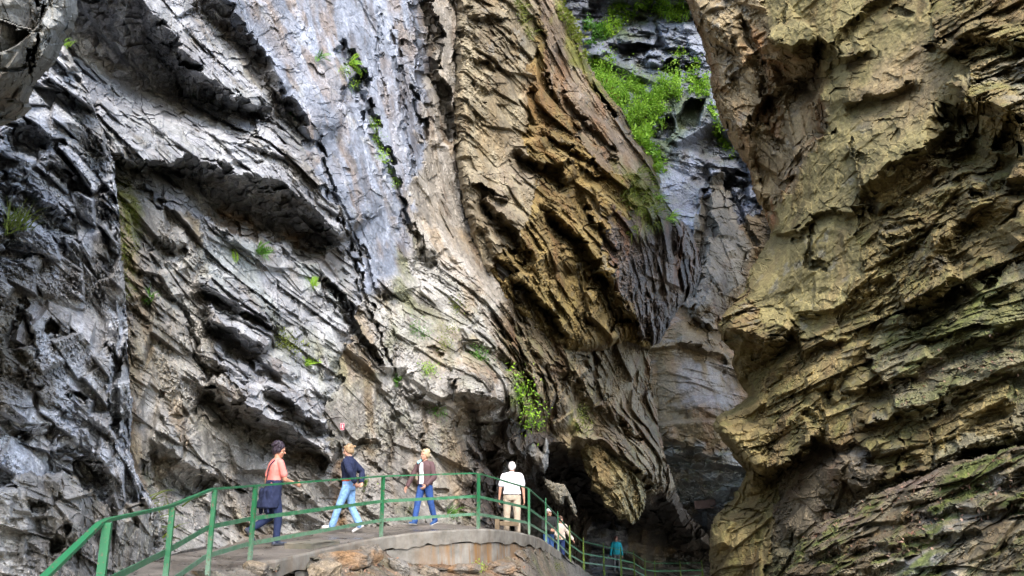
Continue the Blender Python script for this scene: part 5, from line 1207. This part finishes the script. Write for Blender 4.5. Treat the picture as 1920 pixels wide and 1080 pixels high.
tuft('grass_tuft', WL, 275, 560, .26, 'short tuft right of the mossy olive streak', 'leaf_dark', 30, group=G1); tuft('grass_tuft', WL, 545, 15+200, .25, 'small tuft in the joint beside the great slab', 'leaf_dark', 26, group=G1)
bushy('crevice_plant', WL, [(793, 696), (802, 692)], .42, 'bright leafy plant on the ledge above the square overhang', group=G1, n=90)
fern('fern', WL, 742, 716, .46, 'fern left of the bright leafy plant on the mid cliff', 'leaf_dark', group=G1)
bushy('crevice_plant', WL, [(815, 765), (822, 775)], .4, 'dull green plant hanging below the square overhang', 'leaf_dark', group=G1, n=70)
bushy('crevice_plant', WL, [(770, 612), (790, 630)], .46, 'loose green plant at the foot of the tall grey slab', 'leaf_dark', group=G1, n=80)
bushy('crevice_plant', WL, [(830, 650), (840, 625), (858, 570)], .5, 'thin straggling plant on the pinkish scree ledge', 'grass', group=G1, n=120)
bushy('crevice_plant', WL, [(890, 660), (905, 672)], .5, 'low green plant on the ledge left of the hanging bush', 'leaf_dark', group=G1, n=90)
bushy('hanging_bush', WL, [(965, 705), (968, 738), (978, 765), (990, 782)], .95, 'large bright bush hanging over the lip of the cave roof', cat='bush', n=170)
bushy('hanging_bush', WL, [(1083, 775), (1088, 800)], .7, 'mossy yellow-green bush right of the cave roof lip', 'grass', cat='bush', n=60)
bushy('crevice_plant', WL, [(672, 905), (680, 912)], .34, 'green leaves behind the elbow of the navy-jacket walker', group=G1, n=50)
tuft('grass_tuft', WL, 268, 985, .5, 'dark grass tuft at the cliff foot behind the second railing post', 'grass', 70, group=G1, spread=.6)
tuft('grass_tuft', WL, 842, 965, .4, 'grass tuft at the cliff foot right of the brown-jacket walker', 'leaf_dark', 60, group=G1); tuft('grass_tuft', WL, 872, 962, .36, 'grass tuft at the cliff foot left of the middle railing bend', 'grass', 50, group=G1); tuft('grass_tuft', WL, 764, 958, .26, 'low tuft at the cliff foot left of the brown-jacket walker', 'grass', 30, group=G1)
bushy('bank_plant', 'bank', [(890, 1071), (897, 1068)], .26, 'small vivid green plant on the rusty bank', n=60); bushy('bank_plant', 'bank', [(1040, 1062)], .26, 'pale weed on the scree below the falling railing', 'grass', n=40)

def carpet(name, wallname, poly, n, size, label, mat='leaf', hang=0, blade=False, lift=.3, cat='ground cover'):
    pp = np.array(poly); L = Leaves(); c = 0; first = None; m = n*14
    g2 = np.random.default_rng(n+int(pp[0, 0])); us_ = g2.uniform(pp[:, 0].min(), pp[:, 0].max(), m); vs_ = g2.uniform(pp[:, 1].min(), pp[:, 1].max(), m)
    qs = poly_sdf(poly, us_, vs_); z0 = np.full(m, 2.)
    cs = vnoise(np.stack([us_/16, vs_/16, z0], 1), 5)+.6*vnoise(np.stack([us_/6, vs_/6, z0*2], 1), 6)
    ok = (qs > 0) & (cs > -.25+.5*np.maximum(0, 1-qs/12))
    for u, v, cl in zip(us_[ok][:n], vs_[ok][:n], cs[ok][:n]):
        cl = float(cl)
        p, nn = on_wall(wallname, u, v)
        if p.x != p.x: continue
        first = first or p.copy(); c += 1; p = p+nn*abs(rr.gauss(0, lift))*max(.2, cl+.4)
        if blade: L.blade(p, nn*.6+rv(.3)+Vector((0, 0, -.1)), nn, size*rr.uniform(.5, 1.2), size*.06, rr.random(), hang)
        else: L.leaf(p, nn*.5+rv(.6)+Vector((0, 0, -hang)), nn+Vector((0, 0, .9))+rv(.35), size*rr.uniform(.6, 1.3), size*.6, min(1, max(0, .45+.35*cl+rr.gauss(0, .18))))
    o = L.build(name, M[mat], None, first); tag(o, label, cat, kind='stuff'); return o
carpet('ground_cover', WF, [(1090, 100), (1150, 112), (1190, 150), (1240, 148), (1270, 150), (1285, 175), (1262, 200), (1250, 235), (1215, 245), (1180, 245), (1150, 200), (1105, 150)], 11000, .2, 'bright green leafy growth filling the slope behind the brown wall', lift=.6)
carpet('ground_cover', WF, [(1128, 5), (1200, -20), (1290, -20), (1290, 42), (1250, 40), (1225, 20), (1190, 30), (1150, 70), (1130, 75)], 6000, .2, 'bright green growth along the top edge of the far wall', lift=.4)
carpet('ground_cover', WF, [(1090, 40), (1130, 45), (1145, 85), (1100, 80)], 1100, .25, 'darker green plants on the small ledge left of the far buttress', 'leaf_dark', lift=.3)
carpet('ground_cover', WF, [(1255, 100), (1300, 95), (1320, 120), (1330, 165), (1330, 190), (1290, 178), (1275, 130)], 1100, .25, 'scattered green plants around the upper far hollow', lift=.3)
carpet('ground_cover', WF, [(1325, 180), (1345, 220), (1362, 270), (1385, 305), (1375, 310), (1345, 270), (1328, 230)], 420, .3, 'thin green plants down the rim beside the right wall', lift=.3)
carpet('ground_cover', WM, [(1185, 240), (1230, 275), (1250, 330), (1240, 350), (1205, 280), (1180, 255)], 1100, .26, 'green growth tumbling over the shoulder of the brown wall', lift=.25)
carpet('ground_cover', WM, [(1040, -20), (1062, 0), (1100, 90), (1160, 185), (1150, 190), (1090, 110), (1045, 30)], 800, .2, 'mossy green fringe along the upper edge of the brown wall', 'grass', lift=.12)
carpet('hanging_grass', WM, [(1160, 300), (1225, 310), (1260, 400), (1225, 420), (1180, 440), (1165, 380)], 700, .55, 'olive grass hanging over the lower end of the brown wall', 'grass', hang=.5, blade=True, lift=.1, cat='hanging grass')
carpet('hanging_grass', WF, [(1100, 120), (1160, 130), (1200, 160), (1250, 160), (1240, 240), (1190, 250), (1150, 205)], 1500, .9, 'soft yellow-green fronds drooping through the leafy growth behind the brown wall', 'leaf', hang=.6, blade=True, lift=.5, cat='hanging grass')
carpet('hanging_grass', WM, [(1222, 360), (1250, 385), (1266, 412), (1245, 412)], 160, .6, 'brighter green grass hanging from the tip of the brown wall', 'leaf', hang=.5, blade=True, lift=.1, cat='hanging grass')
carpet('hanging_grass', WM, [(955, -20), (985, 0), (1010, 70), (1000, 95), (975, 50)], 200, .4, 'olive moss streak high on the brown wall', 'grass', hang=.5, blade=True, lift=.04, cat='hanging moss')
carpet('moss_streak', WL, [(208, 335), (238, 340), (266, 400), (255, 470), (248, 550), (225, 560), (212, 480)], 1100, .12, 'yellow-green moss streak between the buttress and the slabs', 'grass', hang=.6, blade=True, lift=.02, cat='moss')
carpet('leaf_litter', RUB, [(1500, 1005), (1640, 925), (1780, 880), (1900, 850), (1915, 950), (1700, 1060), (1560, 1040)], 260, .055, 'rusty fallen leaves caught on the rubble ledges', 'litter', lift=.01, cat='fallen leaves')
carpet('leaf_litter', WR, [(1600, 700), (1900, 600), (1910, 700), (1700, 770)], 120, .06, 'pinkish fallen leaves on the right-hand ledges', 'litter', lift=.01, cat='fallen leaves')
carpet('leaf_litter', 'bank', [(470, 1070), (700, 1030), (1000, 1040), (1060, 1070), (900, 1079), (500, 1079)], 160, .06, 'dead leaves scattered over the bank under the path', 'litter', lift=.01, cat='fallen leaves')

# ------------------------------------------------------------------ signs, plank, stones
def plate(name, wallname, u, v, w, h, label, cat, lift=.06):
    p, nn = on_wall(wallname, u, v, 0); o = empty(name, p, label, cat)
    back = Vector((0, 1, 0)); return o, p
o, p = plate('sign', WL, 642, 799, .1, .16, 'small red and white rectangular sign fixed to the grey cliff', 'sign')
o.location = p+Vector((0.02, -.12, 0)); o.rotation_euler = (0, 0, R_(22))
RED = simple('red enamel', (.55, .012, .045), rough=.4, var=.06); PINK = simple('pale sign edge', (.75, .32, .36), rough=.5, var=.05); WHT = simple('white enamel', (.8, .78, .78), rough=.4, var=.03)
def slab_box(name, w, h, y0, y1, mat, parent, cx=0, cz=0):
    bm = bmesh.new(); box_between(bm, (cx, y0, cz), (cx, y1, cz), w, h, bev=.002); return bm_obj(name, bm, mat, parent)
slab_box('backing_plate', .082, .15, 0, .012, PINK, o); pan = slab_box('panel', .062, .122, -.005, .0, RED, o)
bm = bmesh.new(); box_between(bm, (0, -.009, -.036), (0, -.009, .04), .018, .006); bm_obj('numeral', bm, WHT, pan)
o, p = plate('plaque', WF, 1318, 945, 1.3, .5, 'rusty brown plaque on the far rock right of the cave', 'plaque')
o.location = p+Vector((0, -.5, 0)); o.rotation_euler = (0, R_(-5), 0)
slab_box('board', 1.30, .50, -.03, .03, simple('rusted plate', (.075, .042, .03), var=.3, scale=4), o)
for s in (1, -1): slab_box('bracket', .06, .56, .031, .30, simple('dark iron', (.03, .028, .025)), o, cx=s*.5)
WOOD = simple('weathered wood', (.15, .11, .065), var=.3, scale=9, bump=.4)
x, y = px_spot(932, 988, 19.2); z = path_z(x, y)
o = empty('wooden_step', (x, y, z), 'low plank on a short post beside the feet of the white-shirted man', 'wooden step', rz=R_(4))
bm = bmesh.new(); box_between(bm, (0, 0, -.05), (0, 0, .30), .11, .11, up=Vector((0, 1, 0)), bev=.008); bm_obj('stub_post', bm, WOOD, o)
bm = bmesh.new(); box_between(bm, (.057, .02, .20), (.52, .02, .18), .20, .10, bev=.008); bm_obj('plank', bm, WOOD, o)

def stone(u, v, sx, sy, sz, label, tint, rzd=0, group='loose stones on the bank', wn='bank', sink=.3):
    p, nn = on_wall(wn, u, v, 0); bm = bmesh.new()
    r2 = np.random.default_rng(int(u*7+v))
    pts = r2.normal(0, 1, (26, 3)); pts /= np.linalg.norm(pts, axis=1)[:, None]; pts = np.sign(pts)*np.abs(pts)**.7
    for q in pts: bm.verts.new((q[0]*sx/2, q[1]*sy/2, q[2]*sz/2))
    res = bmesh.ops.convex_hull(bm, input=bm.verts[:]); 
    for v_ in [v_ for v_ in bm.verts if not v_.link_faces]: bm.verts.remove(v_)
    bmesh.ops.triangulate(bm, faces=bm.faces[:]); bmesh.ops.subdivide_edges(bm, edges=bm.edges[:], cuts=5, use_grid_fill=True)
    P = np.array([v_.co[:] for v_ in bm.verts]); d = .09*min(sx, sz)*fbm(P/.12+u, 4, 3)+.02*fbm(P*np.array([1, 1, 5])/.1+u, 3, 9)
    for v_, dd in zip(bm.verts, d): v_.co += v_.co.normalized()*float(dd)
    o = bm_obj('stone', bm, M['rock_dry']); o.location = p+Vector((0, -.05, sz*(.5-sink))); o.rotation_euler = (R_(6), R_(r2.uniform(-14, 14)), R_(rzd))
    n = len(o.data.vertices); c = np.ones((n, 4), np.float32); f = sstep(-.2, .4, fbm(P/.25+u, 4, 21))[:, None]; c[:, :3] = np.array([.13, .115, .095])*(1-f)+np.array(tint)*f
    a = o.data.color_attributes.new('rock_tint', 'FLOAT_COLOR', 'POINT'); a.data.foreach_set('color', c.ravel())
    tag(o, label, 'stone', group); return o
RUST = (.19, .115, .06); TAN = (.20, .16, .11); GREYS = (.20, .19, .17)
stone(640, 1058, .95, .6, .34, 'long flat rusty slab of rock right of the concrete pier', RUST, 12); stone(690, 1052, .5, .4, .4, 'blocky orange stone left of the retaining wall', RUST, -20)
stone(745, 1068, .45, .4, .3, 'grey-brown stone below the left end of the retaining wall', GREYS, 30); stone(480, 1072, .36, .3, .22, 'tan stone under the third railing post from the left', TAN, 10); stone(535, 1068, .34, .3, .24, 'rounded dark stone left of the concrete pier', GREYS, 40, sink=.2)
stone(870, 1070, .6, .4, .2, 'flat orange slab at the middle of the bank', RUST, -10); stone(945, 1072, .55, .4, .22, 'tilted rusty slab near the right end of the bank', RUST, 20); stone(805, 1076, .4, .3, .2, 'low brown stone between the two flat orange slabs', TAN, 0); stone(610, 1078, .5, .4, .3, 'pale tan stone at the foot of the concrete pier', TAN, 33)
for nm, lb in (('cliff_left_buttress', 'blocky grey-blue rock buttress at the left edge'), ('cliff_left_overhang', 'dark overhanging block in the top left corner'), ('cliff_left_wall', 'tall grey cliff of tilted slabs above the path'), ('cliff_middle_wall', 'tilted brown rock wall right of the grey slabs'),
               ('hanging_rock', 'golden nose of rock hanging over the lower path'), ('hanging_rock_grey', 'pale grey rock tooth under the cave roof'), ('hanging_rock_buff', 'buff rock tooth below the grey one'), ('cliff_far_wall', 'blue-grey wet cliff behind the bend of the gorge'), ('cliff_right_wall', 'olive-brown overhanging cliff on the right'), ('rubble_slope', 'grey mossy heap of broken rock in the bottom right corner')):
    bpy.data.objects[nm]['label'] = lb; bpy.data.objects[nm]['category'] = 'rock'

# grit, pebbles and leaves along the foot of the cliff on the path
def grit():
    bm = bmesh.new(); g2 = np.random.default_rng(4)
    for k in range(1500):
        i = int(g2.integers(pi(2), pi(9))); t = 1-abs(g2.normal(0, .13)) if g2.random() < .7 else g2.random()
        p = rim[i].lerp(cl[i], min(max(t, .03), .99)); s = float(np.clip(abs(g2.normal(.012, .016)), .006, .06)); z = path_z(p.x, p.y)
        if z == 0: continue
        vs = [bm.verts.new((p.x+q[0]*s, p.y+q[1]*s, z+q[2]*s*.7)) for q in g2.normal(0, .6, (6, 3))]
        for f in ((0, 1, 2), (0, 2, 3), (0, 3, 4), (0, 4, 1), (5, 2, 1), (5, 3, 2), (5, 4, 3), (5, 1, 4)): bm.faces.new([vs[q] for q in f])
    o = bm_obj('grit', bm, simple('grey grit', (.16, .145, .12), var=.4, scale=3)); tag(o, 'loose grit and pebbles gathered along the foot of the cliff on the path', 'grit', kind='stuff')
grit()
